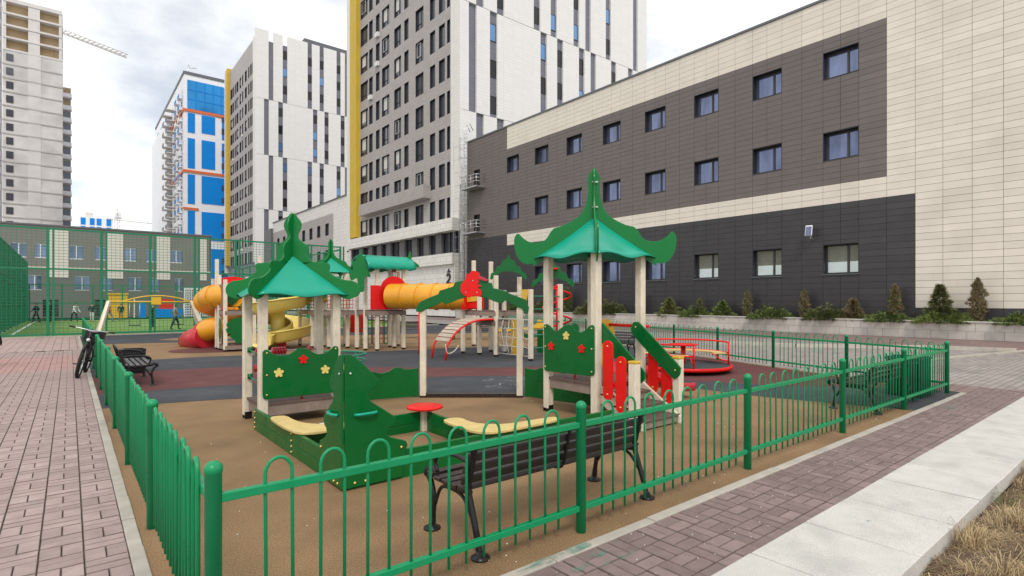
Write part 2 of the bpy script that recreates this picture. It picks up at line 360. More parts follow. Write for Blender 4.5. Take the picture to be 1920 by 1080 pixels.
# left path, basket-weave clay pavers
pl = struct('path', MB().quad((-6,-3,-.02),(.305,-3,-.02),(.305,33,-.02),(-6,33,-.02)), 'paver_bed')
pcs = []
for i in range(14):
    xc = .305-.23*(i+.5); y = -2.8+(.2 if i % 2 else 0)+random.uniform(-.015,.015)
    while y < 23.6:
        pcs += [(xc-.0575, y+.1, .111, .194), (xc+.0575, y+.1, .111, .194), (xc, y+.25, .225, .094), (xc, y+.35, .225, .094)]
        y += .4
lay(pl, [p for p in pcs if not 17 < p[1] < 21.5], 'paver_pink'); lay(pl, [p for p in pcs if 17 < p[1] < 21.5], 'paver_rose', limit=0)
part('far_paving', MB().quad((-6,23.9,-.001),(.305,23.9,-.001),(.305,33,-.001),(-6,33,-.001)), 'far_path', pl)
part('side_paving', MB().quad((-6,-3,-.002),(-2.93,-3,-.002),(-2.93,23.9,-.002),(-6,23.9,-.002)), 'far_path', pl)
# right path, darker pavers
pr_ = struct('path', MB().quad((.3,1.6,-.02),(13.55,1.6,-.02),(13.55,2.52,-.02),(.3,2.52,-.02)), 'paver_bed')
pcs = []
for i in range(3):
    yc = 1.885+.21*(i+.5); x = .45+(.21 if i % 2 else 0)
    while x < 13.3:
        pcs += [(x+.1, yc-.0525, .198, .098), (x+.1, yc+.0525, .198, .098), (x+.26, yc, .096, .203), (x+.365, yc, .096, .203)]
        x += .42
x = .5
while x < 13.4: pcs.append((x+.1, 1.842, .2, .08)); x += .207
lay(pr_, pcs, 'paver_dark')
# stone slab walk and lawn of dry grass
sw = struct('slab_walk', MB().quad((-1,1.085,-.10),(30,1.085,-.10),(30,1.80,-.10),(-1,1.80,-.10)), 'paver_bed')
for i in range(-5, 34):
    x0 = 3.455+.797*i
    m = MB().b2(-.392, .392, -.357, .357, -.13, 0)
    partm('slab', m.mesh('slab', 'slab'), sw, (x0+.3985, 1.442, .012+random.uniform(-.002,.002)), rot=(random.uniform(-.004,.004), random.uniform(-.003,.003), random.uniform(-.003,.003)), bevel=.006)
m = MB(); nx, ny = 230, 44
for j in range(ny+1):
    for i in range(nx+1):
        x = -2+32*i/nx; y = 1.09-12*(j/ny)**1.7
        m.v.append((x, y, -.115+.06*mnoise.noise(Vector((x*1.7, y*1.7, 0)))+.025*mnoise.noise(Vector((x*7, y*7, 3)))+(.02 if j else -.02)))
for j in range(ny):
    for i in range(nx):
        a = j*(nx+1)+i; m.face((a, a+nx+1, a+nx+2, a+1), 0, True)
struct('lawn', m, 'soil')
# kerbs
def kerb(x0, y0, x1, y1, wd, ln, z=.008):
    k = MB().b2(min(x0,x1)-(wd/2 if x0==x1 else 0), max(x0,x1)+(wd/2 if x0==x1 else 0), min(y0,y1)-(wd/2 if y0==y1 else 0), max(y0,y1)+(wd/2 if y0==y1 else 0), -.12, -.05)
    o = struct('kerb', k, 'paver_bed'); D = math.hypot(x1-x0, y1-y0); n = int(D/ln); al = math.atan2(y1-y0, x1-x0)
    me = MB().b2(-ln/2+.004, ln/2-.004, -wd/2, wd/2, -.10, 0).mesh('kerb_stone', 'kerb')
    for i in range(n):
        t = (i+.5)*ln/D; partm('kerb_stone', me, o, (x0+(x1-x0)*t, y0+(y1-y0)*t, z+random.uniform(-.003,.003)), al+random.uniform(-.006,.006), bevel=.006)
kerb(.347, 2.62, .347, 33, .082, .605); kerb(.38, 2.556, 12.5, 2.556, .085, 1.01)
# rubber safety surface, colour zones
FB = [(12.3+.325*1.99*i, 2.74+.945*1.99*i) for i in range(14)]      # rear fence posts
base = [(.39,2.6),(12.5,2.6),(FB[3][0]+.2,FB[3][1]),(FB[13][0]+.2,FB[13][1]),(21.5,33),(.39,33)]
struct('rubber_ground', sheet(base, 0), 'rubber_tan')
B1 = [(.392,10.5),(1.04,10.45),(2.3,10.1),(3.6,9.35),(4.8,8.28),(6.05,7.25),(7.6,6.85),(8.7,6.4),(9.2,5.9),(9.3,4.83),(9.65,3.51),(9.95,2.602)]
B2 = [(.392,12.05),(2.33,11.9),(4.6,11.2),(7.06,9.86),(8.8,8.3),(10.0,6.5),(10.9,4.9),(11.9,3.9),(12.6,3.6)]
B3 = [(.392,15.3),(2.97,15.15),(5.5,13.2),(7.9,11.1),(10,9.9),(12.2,9.2),(14.4,8.9)]
B4 = [(.392,18.4),(3.58,18.3),(7,17.1),(9.5,16.5),(11.6,16.1),(14,14.6),(16.6,14.9)]
B5 = [(.392,26.5),(4.9,25.2),(9,26),(14,24.5),(18.9,22.3)]
sm = lambda P: smooth(P, 5, False)
struct('rubber_grey_band', sheet(sm(B1)+[(12.5,2.602)]+sm(B2)[::-1], .004), 'rubber_grey')
struct('rubber_red_band', sheet(sm(B2)+[(FB[3][0],FB[3][1])]+sm(B3)[::-1], .004), 'rubber_red')
struct('rubber_grey_curve', sheet(sm(B3)+[(16.4,14.5)]+sm(B4)[::-1], .004), 'rubber_grey')
struct('rubber_far_band', sheet(sm(B5)+[(21,32.9),(.392,32.9)], .004), 'rubber_grey')
struct('rubber_spot', sheet([(4.4+1.9*math.cos(a/20*math.pi), 20.9+1.25*math.sin(a/20*math.pi)) for a in range(40)], .008), 'rubber_red')
struct('rubber_pale_spot', sheet([(5.6+2.6*math.cos(a/20*math.pi), 27.6+1.1*math.sin(a/20*math.pi)) for a in range(40)], .008), 'rubber_tan')
# plaza between playground and school
struct('plaza', sheet([(13.55,1.78),(30.0,1.78),(30.0,85),(22,85),(21.4,33),(FB[13][0]+.25,FB[13][1]),(FB[3][0]+.25,FB[3][1]),(12.62,2.62),(13.55,2.62)], -.010), 'plaza')
struct('plaza_walk', sheet([(23.6,3.3),(23.8,1.79),(30.0,1.79),(30.0,50),(26.5,50),(24.2,8)], -.005), 'plaza_red')
struct('plaza_apron', sheet([(12.45,2.505),(13.55,2.505),(13.55,1.79),(13.75,1.79),(13.7,4.4),(13.2,4.4),(12.6,2.62)], -.006), 'plaza_red')
kb = [(16.5,4.9),(20.4,4.3),(24.0,3.5),(30,2.6)]
m = MB()
for a, b in zip(kb[:-1], kb[1:]): m.beam((*a,.0),(*b,.0), .16, .07)
struct('kerb_line', m, 'kerb')
m = MB()
for a, b in zip([(24.0,3.55),(23.5,5.2),(22.4,6.9),(20.5,9)], [(23.5,5.2),(22.4,6.9),(20.5,9),(19.5,12)]): m.beam((*a,.03),(*b,.03), .18, .16)
struct('kerb_line', m, 'kerb')
# sports court
struct('court_turf', sheet([(-2.75,33.0),(20,33.0),(20,61),(-2.75,61)], .002), 'turf')
m = MB()
for a, b in (((-2.2,35.2),(-2.2,59.5)), ((-2.2,35.2),(14,35.2)), ((-2.2,47),(14,47)), ((-2.2,59.5),(14,59.5)), ((14,35.2),(14,59.5))):
    m.b2(min(a[0],b[0])-.06, max(a[0],b[0])+.06, min(a[1],b[1])-.06, max(a[1],b[1])+.06, .004, .007)
struct('court_line', m, 'line_white')
struct('court_edge', MB().b2(-2.8, 20, 32.8, 32.95, -.02, .05), 'kerb')

# ================================================================== HOOP-TOP FENCES
def post_mesh(r=.036, h=.93):
    return MB().lathe((0,0,0), [(r,0),(r,h-.045),(r+.003,h-.043),(r+.003,h-.02),(r*.86,h-.005),(r*.45,h+.006),(.0001,h+.009)], 14).mesh('post', 'fence_green')
def hoop_mesh(wd, k=7, top=.905, bot=.075, rr=.0088):
    h = wd/2; pts = [(-h,0,bot),(-h,0,top-h*1.15)]
    for i in range(1, 8):
        a = math.pi*(1-i/8); pts.append((h*math.cos(a), 0, top-h*1.15+h*1.15*math.sin(a)))
    pts += [(h,0,top-h*1.15),(h,0,bot)]
    return MB().tube(pts, rr, k).mesh('hoop', 'fence_green')
def hoop_fence(posts, nh, label, rr=.0088, roff=0.):
    root = thing('hoop_fence', label, 'fence', (*posts[0], 0)); pm = post_mesh(); ox, oy = posts[0]
    foot = MB().lathe((0,0,0), [(.06,0),(.055,.006),(.036,.012)], 14).mesh('foot', 'fence_green')
    hm = None
    for i, (x, y) in enumerate(posts):
        partm('post', pm, root, (x-ox, y-oy, 0), random.uniform(0,3))
    for i in range(len(posts)-1):
        (x0,y0),(x1,y1) = posts[i], posts[i+1]
        D = math.hypot(x1-x0, y1-y0); al = math.atan2(y1-y0, x1-x0); pitch = D/(nh+1.26)
        if hm is None: hm = hoop_mesh(pitch*.485, rr=rr); rl = MB().b2(-D/2+.03, D/2-.03, -.019, .019, -.02, .02).mesh('rail', 'fence_green')
        for z in (.77, .175): partm('rail', rl, root, ((x0+x1)/2-ox+roff, (y0+y1)/2-oy, z+random.uniform(-.002,.002)), al, bevel=.004)
        for k in range(nh):
            t = (D-pitch*(nh-1))/2+k*pitch+random.uniform(-.004,.004)
            partm('hoop', hm, root, (x0+(x1-x0)*t/D-ox, y0+(y1-y0)*t/D-oy, random.uniform(-.004,.004)), al, rot=(random.uniform(-.006,.006), random.uniform(-.008,.008), al))
    return root
hoop_fence([(.5+2.35*i, 2.74) for i in range(6)], 8, 'green hoop-top fence in the foreground in front of the black bench')
LF = [(.47, 2.74+2.01*i) for i in range(15)]
def left_fence():
    root = hoop_fence(LF, 8, 'green hoop-top fence running along the pink paved path on the left', .0115, .026)
    return root
lf = left_fence()
bpy.data.objects.remove([o for o in lf.children if o.name.startswith('post')][0])     # shares the corner post of the front fence
bf = hoop_fence(FB, 7, 'green hoop-top fence along the grey plaza behind the merry-go-round')
bpy.data.objects.remove([o for o in bf.children if o.name.startswith('post')][0])

# ================================================================== MESH FENCES OF THE COURT
def mesh_fence(a, b, n, h, label, vsp=.12, hsp=.2, wr=.006, twin=True, midz=3.15, grp='mesh fences of the court'):
    root = thing('mesh_fence', label, 'fence', (*a, 0), math.atan2(b[1]-a[1], b[0]-a[0]), grp); D = math.hypot(b[0]-a[0], b[1]-a[1]); s = D/n
    pm = MB().b2(-.05,.05,-.05,.05,0,h)
    if twin: pm.b2(.16,.24,-.04,.04,0,h)
    pm = pm.mesh('post','mesh_green')
    rail = MB().b2(.05, s-.05, -.035, .035, -.04, .04).mesh('rail','mesh_green')
    pan = MB(); x = .06
    while x < s-.05: pan.b2(x-wr/2, x+wr/2, -wr/2, wr/2, .08, h-.05); x += vsp
    z = .1
    while z < h-.05: pan.b2(.05, s-.05, -wr*.7, wr*.7, z-wr*.6, z+wr*.6); z += hsp
    pan = pan.mesh('mesh_panel','mesh_green')
    for i in range(n+1):
        partm('post', pm, root, (i*s, 0, 0))
        if i < n:
            for z in (h-.05, midz, .12): partm('rail', rail, root, (i*s, 0, z))
            partm('mesh_panel', pan, root, (i*s, 0, 0), kind='stuff')
    return root
mesh_fence((-2.75,33.05), (13.05,33.05), 8, 5.05, 'tall green wire fence at the near end of the sports court', vsp=.17, hsp=.14, wr=.012)
mesh_fence((-2.72,33.2), (-2.72,60.6), 12, 4.9, 'tall dense green fence down the left side of the sports court', vsp=.10, hsp=1.3, wr=.045, twin=False)
mesh_fence((-2.6,60.8), (16.4,60.8), 9, 3.1, 'lower green fence at the far end of the sports court', vsp=.2, hsp=.25, twin=False, midz=1.5)
mesh_fence((13.1,33.2), (13.1,60.6), 10, 4.9, 'tall green wire fence on the right side of the sports court', vsp=.16, hsp=.25, twin=False)
# ================================================================== SCHOOL
def school():
    X = 31.5; root = thing('school_building', 'long low school clad in beige and dark panels with rows of square windows', 'building', (X, 20, 0))
    YL, YR, ZT = 46.2, -14.0, 17.75
    wls = [39.68-3.9*i for i in range(8)]
    wins = [(w_-1.72, w_, 13.5, 14.95, i, 0) for i, w_ in enumerate(wls)] + [(w_-1.72, w_, 9.15, 10.65, i, 1) for i, w_ in enumerate(wls)] + [(w_-1.72, w_, 3.1, 4.68, i, 2) for i, w_ in enumerate(wls) if i >= 1]
    doors = [(44.0, 45.0, 12.95, 14.7), (44.0, 45.0, 8.5, 10.25)]
    holes = [h[:4] for h in wins]+doors
    ys = [YR]
    y = 8.25
    while y > YR+.4: ys.append(y); y -= 1.06
    ys += [9.43]
    for w_ in wls: ys += [w_, w_-.86, w_-1.72, w_-1.72-1.09]
    ys = [v for v in ys if v < 39.9]+[40.85, 41.95, 43.0, 44.0, 45.0, YL]
    ys = sorted(set(round(v, 3) for v in ys)); ys = [v for i, v in enumerate(ys) if i == 0 or v-ys[i-1] > .25]
    zs = []
    def seg(a, b, n): return [a+(b-a)*i/n for i in range(n)]
    zs = seg(.35, 1.34, 3)+seg(1.34, 6.82, 17)+seg(6.82, 7.84, 3)+seg(7.84, 15.7, 25)+seg(15.7, ZT, 6)+[ZT]
    def colour(y, z):
        if z < 1.34: return 'clad_char'
        if y > 39.72: return 'clad_brown' if z > 7.84 else 'clad_char'
        if 7.84 < z < 15.7 and y > 9.43: return 'clad_brown'
        if z < 6.82 and y > 8.25: return 'clad_char'
        return 'clad_beige'
    # body behind the cladding
    m = MB()
    for u0, u1, v0, v1 in rects_minus(YR, YL, 0, ZT, holes): m.quad((X+.02,u0,v0),(X+.02,u0,v1),(X+.02,u1,v1),(X+.02,u1,v0))
    m.b2(X+.62, X+20, YR, YL, 0, ZT-.02)
    part('wall', m, 'clad_back', root)
    part('wall_end', MB().b2(X-.01, X+20, YL, YL+.12, 0, ZT), 'clad_brown', root)
    part('roof_coping', MB().b2(X-.10, X+20, YR, YL+.2, ZT, ZT+.13), 'coping', root)
    pieces = []
    for a, b in zip(ys[:-1], ys[1:]):
        for c, d in zip(zs[:-1], zs[1:]):
            hs = [h for h in holes if h[0] < b-.01 and h[1] > a+.01 and h[2] < d-.01 and h[3] > c+.01]
            for u0, u1, v0, v1 in (rects_minus(a, b, c, d, hs) if hs else [(a, b, c, d)]):
                if u1-u0 > .04 and v1-v0 > .03: pieces.append((u0, u1, v0, v1, colour((a+b)/2, (c+d)/2)))
    def ar(p):
        px, py, d = proj(X, (p[0]+p[1])/2, (p[2]+p[3])/2)
        if px < 0 or px > 1925 or py < -10: return 0
        return (p[1]-p[0])*(p[3]-p[2])/d**2
    pieces.sort(key=lambda p: -ar(p))
    cache = {}; rest = MB(); mats = ['clad_beige','clad_brown','clad_char']
    for mt in mats: cache[mt] = MB().box((0,0,0),(1,1,1)).mesh('panel', mt)
    for i, (u0, u1, v0, v1, mt) in enumerate(pieces):
        g = .007; jit = random.uniform(-.002, .002)
        if i < 300: partm('panel', cache[mt], root, (-.01+jit, (u0+u1)/2-20, (v0+v1)/2), scale=(.03, u1-u0-2*g, v1-v0-2*g))
        else: rest.b2(X-.025+jit, X+.005+jit, u0+g, u1-g, v0+g, v1-g, mats.index(mt))
    part('panel_field', rest, mats, root, kind='stuff')
    # windows
    W, H_, D = 1.72, 1.45, .42
    for (u0, u1, v0, v1, i, r) in wins:
        h = v1-v0; m = MB()
        m.b2(-.03, D, 0, .03, 0, h); m.b2(-.03, D, W-.03, W, 0, h); m.b2(-.03, D, .03, W-.03, h-.03, h); m.b2(-.05, D, .03, W-.03, 0, .03)
        f = partm('window', m.mesh('window', 'reveal'), root, (0, u0-20, v0))
        fr = MB().b2(D-.1, D-.03, .03, .09, .03, h-.03).b2(D-.1, D-.03, W-.09, W-.03, .03, h-.03).b2(D-.1, D-.03, .09, W-.09, h-.09, h-.03).b2(D-.1, D-.03, .09, W-.09, .03, .09).b2(D-.11, D-.03, .55, .66, .09, h-.09)
        partm('frame', fr.mesh('frame', 'win_frame'), f)
        gl = 'glass'
        if r == 2 and i in (5, 6, 7): gl = None
        for a, b in ((.09,.55),(.66,W-.09)):
            if gl: partm('pane', MB().b2(D-.06, D-.05, a, b, .09, h-.09).mesh('pane', gl), f)
            else:
                partm('pane', MB().b2(D-.06, D-.05, a, b, .09, h-.09).mesh('pane', 'window_clear'), f)
        if gl is None:  # both panels glow by themselves, standing in for the lit room
            partm('blind', MB().b2(D+.10, D+.12, .03, W-.03, h*.42, h-.03).mesh('blind', 'interior'), f)
            partm('room_glow_panel', MB().b2(D+.16, D+.18, .03, W-.03, .03, h*.42).mesh('room_glow_panel', 'interior_white'), f)
        else:
            cu = random.Random(i*3+r)
            if cu.random() < .6:
                partm('curtain', MB().b2(D-.02, D+.0, .66, .66+cu.uniform(.3,.9), .05, h-.05).mesh('curtain', 'curtain'), f)
        if r == 2: partm('sill', MB().b2(-.09, .05, -.04, W+.04, -.05, -.01).mesh('sill', 'coping'), f)
    for u0, u1, v0, v1 in doors:
        d = part('door', MB().b2(X+.2, X+.26, u0, u1, v0, v1), 'black', root)
        part('balcony', MB().b2(X-1.1, X-.03, 43.1, 45.9, v0-.22, v0-.1), 'steel', root)
        m = MB()
        for y in (43.15, 44.05, 44.95, 45.85): m.tube([(X-1.06,y,v0-.1),(X-1.06,y,v0+1.0)], .035, 6)
        for z in (.35, .68, 1.0): m.tube([(X-.05,43.15,v0+z),(X-1.06,43.15,v0+z),(X-1.06,45.85,v0+z)], .03, 6)
        part('railing', m, 'steel', root)
    # floodlight on the wall
    return root
M('window_clear', (.5,.55,.6), .05, metal=0); _b = MATS['window_clear'].node_tree.nodes['Principled BSDF']; _b.inputs['Transmission Weight'].default_value = .9; _b.inputs['IOR'].default_value = 1.05
school()
fl = thing('floodlight', 'small white floodlight fixed to the charcoal cladding of the school', 'lamp', (31.45,12.87,5.1))
part('arm', MB().beam((31.48,12.87,5.0),(31.05,12.82,5.05),.05).beam((31.05,12.82,5.05),(31.0,12.85,5.3),.05), 'steel', fl)
part('lamp_head', MB().box((30.98,12.9,5.45),(.10,.34,.62),.2,0,1,.35), 'lamp_white', fl, bevel=.02)
part('lens', MB().box((30.925,12.89,5.43),(.012,.28,.54),.2,0,1,.35), 'glass', fl)
# caged service ladder between school and tower
ld = thing('service_ladder', 'steel caged service ladder climbing the grey wall at the end of the school', 'ladder', (31.1,46.0,2.5))
for y in (45.75, 46.3): part('rail', MB().tube([(31.15,y,2.5),(31.15,y,19.0),(31.5,y,19.6),(31.9,y,19.0)], .045, 6), 'steel', ld)
rm = MB().tube([(0,-.27,0),(0,.27,0)], .025, 5).mesh('rung','steel')
for i in range(46): partm('rung', rm, ld, (.05, .02, .3+.35*i))
cg = MB().tube([(-.05,-.33,0),(-.45,-.36,0),(-.72,0,0),(-.45,.36,0),(-.05,.33,0)], .022, 5).mesh('cage_hoop','steel')
for i in range(15): partm('cage_hoop', cg, ld, (.05,.02,2.2+.95*i))
for dx, dy in ((-.4,-.36),(-.67,0),(-.4,.36)): part('cage_bar', MB().tube([(31.15+dx,46.02+dy,4.7),(31.15+dx,46.02+dy,18.2)], .02, 5), 'steel', ld)
m = MB()
for y in (46.9, 47.9, 48.9):
    m.tube([(31.6,y,2),(31.6,y,18.4)], .025, 6)
for i in range(12): m.tube([(31.6,46.9,3+1.35*i),(31.6,48.9,3+1.35*i)], .018, 5)
part('scaffold', m, 'steel', ld)

# planter in front of the school
pt = thing('planter_wall', 'long low beige block planter wall along the school', 'planter', (30.2,10,0))
part('core', MB().b2(30.065,30.3,-14,46,-.05,.735).b2(30.065,31.4,46,46.2,-.05,.735), 'mortar', pt)
bm_ = MB().b2(0,.2,-.306,.306,-.181,.181).mesh('block','planter'); far_ = MB()
for r in range(2):
    y = 2.0+(.31 if r else 0)
    while y < 45.6:
        if y < 40: partm('block', bm_, pt, Vector((30.05+random.uniform(-.003,.003), y, .18+.372*r))-wl(pt))
        y += .624
part('block_field', MB().b2(30.05,30.2,-13.9,1.6,-.05,.73).b2(30.05,30.2,40.2,46.1,-.05,.73), 'planter', pt, kind='stuff')
part('cap', MB().b2(30.0,30.36,-14,46.2,.74,.785), 'planter_cap', pt, bevel=.01)
part('soil_bed', MB().b2(30.3,31.46,-14,46,.4,.66), 'soil', pt)

# ================================================================== TOWERS
def win_set(w_, h, d=.28, mull=True):
    m = MB().b2(0, d, -.0, .05, 0, h).b2(0, d, w_-.05, w_, 0, h).b2(0, d, .05, w_-.05, 0, .06).b2(0, d, .05, w_-.05, h-.05, h)
    if mull and w_ > 1.5: m.b2(d-.09, d-.02, w_*.42, w_*.42+.09, .06, h-.05).b2(d-.09, d-.02, w_*.42+.09, w_-.05, h*.3, h*.3+.08)
    p = MB().b2(d-.04, d-.02, .05, w_-.05, .06, h-.05)
    return m.mesh('window', 'reveal'), p
def tower(name, label, X0, Y0, L_, W_, ztop, cols, strips, winidx, tiers, corner, podium=False, rows=12, glass='glass_dark', group='grey and white towers'):
    root = thing(name, label, 'building', (X0, Y0, 0), 0, group); zb = 10.66
    row = [(13.28+3.98*i-2.6, 13.28+3.98*i) for i in range(rows)]
    holes = [(Y0+a, Y0+b, r0, r1) for a, b in cols for r0, r1 in row]
    m = MB()
    for u0, u1, v0, v1 in rects_minus(Y0+corner, Y0+L_-2.4, zb, ztop, holes): m.quad((X0,u0,v0),(X0,u0,v1),(X0,u1,v1),(X0,u1,v0))
    part('wall', m, 'tower_grey', root)
    core = MB().b2(X0+.32, X0+W_, Y0+.25, Y0+L_, 0, ztop-.3)
    part('core', core, 'tower_strip', root)
    part('side_wall', MB().b2(X0+W_-.3, X0+W_+.02, Y0+.02, Y0+L_+.02, 0, ztop), 'tower_white_y', root)
    part('corner_pier', MB().b2(X0-.02, X0+.4, Y0+.005, Y0+corner, zb, ztop+.4), 'tower_white_y', root)
    part('yellow_fin', MB().b2(X0-.6, X0+.5, Y0+L_-2.4, Y0+L_-.05, 11.0, ztop+1), 'tower_yellow', root)
    part('end_pier', MB().b2(X0-.62, X0+1.5, Y0+L_-.05, Y0+L_+1.0, 9.2, ztop+1), 'tower_white_y', root)
    cache = {}
    for a, b in cols:
        wm, pm = win_set(b-a, 2.6); pmm = pm.mesh('pane', glass); cur = None
        for i, (r0, r1) in enumerate(row):
            if proj(X0, Y0+a, r0)[1] < -20: continue
            o = partm('window', wm, root, (0, a, r0)); partm('pane', pmm, o)
            rr = random.random()
            if b-a > 1.5 and rr < .3: partm('blind', MB().b2(.225, .235, .1+(b-a)*.42, b-a-.1, .5+random.random()*.7, 2.5).mesh('blind', 'curtain'), o)
            if b-a > 1.5 and rr > .82: partm('opened_sash', MB().b2(.14,.17,(b-a)*.45,b-a-.08,.82,.88).b2(.14,.17,(b-a)*.45,b-a-.08,2.4,2.46).b2(.14,.17,(b-a)*.45,(b-a)*.45+.07,.88,2.4).b2(.14,.17,b-a-.15,b-a-.08,.88,2.4).mesh('opened_sash','win_frame_white'), o)
            if a > 8 and b-a < 1.3 and rr > .9:
                ac = partm('air_conditioner', MB().b2(-.34,-.01,.05,.95,-.65,-.05).mesh('air_conditioner','win_frame_white'), root, (0,a,r0))
    # white side face: cladding slabs standing proud of the dark strips
    for ti, (t0, t1) in enumerate(zip(tiers[:-1], tiers[1:])):
        us = strips[ti % 2]; last = 0.0; top = t1 if ti < len(tiers)-2 else ztop+2.2
        for u in us+[W_]:
            if u > last+.05:
                m = MB().b2(X0+last, X0+u, Y0-.02, Y0+.24, t0+.06, top)
                part('cladding', m, 'tower_white', root)
            last = u+1.05
        for k, u in enumerate(us):
            if k not in winidx: continue
            for q in range(3):
                z = t1-1.25-4.12*q-2.0
                if proj(X0+u, Y0, z)[1] < -25 or z < 11: continue
                m = MB().b2(.0, 1.05, .0, .05, 0, .1).b2(0, 1.05, 0, .05, 1.95, 2.02).b2(0, .06, 0, .05, .1, 1.95).b2(.99, 1.05, 0, .05, .1, 1.95)
                o = partm('window', m.mesh('window','reveal'), root, (u, .19, z)); partm('pane', MB().b2(.06,.99,.02,.035,.1,1.95).mesh('pane', 'glass_blue' if random.random() < .3 else 'black_glass'), o)
    part('roof', MB().b2(X0+.3, X0+W_-.3, Y0+.3, Y0+L_-.3, ztop-.3, ztop), 'coping', root)
    return root
colsA = [(1.9,2.55),(3.0,4.3),(5.1,6.3),(7.8,9.75),(11.5,12.65),(13.5,15.4),(16.8,19.0),(19.7,20.9),(21.9,23.1),(23.5,26.0)]
tA = tower('tower_block', 'nearer tall tower with grey windowed face, yellow edge strip and white side', 33, 49.9, 28.6, 32.6, 62.0, colsA,
      [[2.2,5.1,10.7,13.5,17.5,19.7,23.7,29.5],[1.2,4.1,11.8,14.6,18.5,20.7,24.8,28.4]], (1,2,3,4,6), [10.4,22.6,34.6,47.0,59.4], 1.75)
tB = tower('tower_block', 'farther grey and white tower with yellow edge strip behind the green pavilion roof', 33, 134.3, 27.6, 32.6, 62.1, [(a*.93+.2, b*.93+.2) for a, b in colsA],
      [[1.95,5.1,13.2,16.0,20.1,22.3,26.3,30],[2.95,6.1,11.9,14.8,19.05,21.2,25.5,29.5]], (1,2,3,4,6), [10.0,22.9,35.5,48.4,62.1], 1.9)
tB_roof = part('penthouse', MB().b2(45,64,137,155,62,66.5), 'coping', tB)
# podium of the nearer tower
X0 = 33; Y0 = 49.9; Y1 = 78.5
part('white_band', MB().b2(X0-1.0, X0+.2, Y0, Y1, 9.35, 10.7), 'podium_white', tA)
part('low_band', MB().b2(X0-1.0, X0+.2, Y0, Y1, 5.7, 6.9), 'podium_white', tA)
part('base_wall', MB().b2(X0-.6, X0+.3, Y0, Y1, 0, 5.7), 'podium_white', tA)
part('band_side', MB().b2(X0+.2, X0+2, Y0-.03, Y0+.24, 0, 10.4), 'tower_white', tA)
part('bay', MB().b2(X0-1.0, X0-.005, 56.0, 74.2, 13.75, 15.3), 'tower_grey', tA)
y = Y0+.6; i = 0
while y < Y1-1.5:
    wd = (2.6, 1.5, 1.6, 1.9)[i % 4]
    o = part('window', MB().b2(X0-.05, X0+.2, y, y+.06, 6.9, 9.35).b2(X0-.05, X0+.2, y+wd-.06, y+wd, 6.9, 9.35).b2(X0+.0, X0+.1, y+wd*.5, y+wd*.5+.08, 6.9, 9.35), 'reveal', tA)
    part('pane', MB().b2(X0+.12, X0+.16, y+.06, y+wd-.06, 6.9, 9.35), 'glass_dark', o)
    part('pier', MB().b2(X0-.35, X0+.2, y+wd, min(Y1, y+wd+1.25), 6.9, 9.35), 'pier_dark', tA)
    y += wd+1.25; i += 1
# house number 2 with a small crown mark
two = [(0,.95),(.12,1.12),(.36,1.2),(.62,1.1),(.74,.85),(.66,.6),(.3,.22),(.78,.22),(.78,0),(0,0),(0,.2),(.45,.66),(.5,.82),(.42,.95),(.3,.96),(.2,.86)]
nb = thing('house_number', 'dark grey numeral 2 on the white podium wall behind the tube slide', 'number', (32.35, 51.1, 3.6))
part('numeral', MB().plate([(a*1.25-.45, b*1.05) for a, b in two], .08, (32.33, 51.1, 3.5), (0,-1,0)), 'sign_grey', nb)
part('mark', MB().plate([(-.35,1.35),(-.1,1.48),(.05,1.75),(.15,1.5),(.45,1.42),(.2,1.32)], .08, (32.33, 51.1, 3.5), (0,-1,0)), 'sign_grey', nb)

# annex between the towers: second low school wing
def annex():
    X = 33.4; root = thing('school_annex', 'white low annex with a row of small dark windows between the two towers', 'building', (X, 100, 0))
    ws = [(89.5+3.9*i, 91.1+3.9*i, 12.6, 14.6) for i in range(8)]+[(89.5+3.9*i, 91.1+3.9*i, 8.4, 10.2) for i in range(8)]+[(81.2,82,9.2,12.6),(81.2,82,3.5,6.9)]
    m = MB()
    for u0, u1, v0, v1 in rects_minus(79.6, 121.5, 0, 18.1, ws): m.quad((X,u0,v0),(X,u0,v1),(X,u1,v1),(X,u1,v0))
    m.b2(X+.5, X+20, 79.6, 121.5, 0, 18.0)
    part('wall', m, 'podium_white', root)
    m = MB()
    for u0, u1, v0, v1 in rects_minus(87.6, 121.5, 7.5, 16.0, ws): m.quad((X-.03,u0,v0),(X-.03,u0,v1),(X-.03,u1,v1),(X-.03,u1,v0))
    part('grey_cladding', m, 'tower_grey', root)
    part('coping', MB().b2(X-.15, X+20, 79.6, 121.6, 18.1, 18.25), 'coping', root)
    for u0, u1, v0, v1 in ws:
        o = partm('window', MB().b2(0,.3,0,.06,0,v1-v0).b2(0,.3,u1-u0-.06,u1-u0,0,v1-v0).b2(0,.3,.06,u1-u0-.06,v1-v0-.06,v1-v0).mesh('window','reveal'), root, (0,u0-100,v0))
        partm('pane', MB().b2(.26,.3,.06,u1-u0-.06,0,v1-v0-.06).mesh('pane','glass_dark'), o)
    part('stair_wall', MB().b2(X-.4, X+3, 121.5, 126, 0, 17), 'pier_dark', root)
annex()

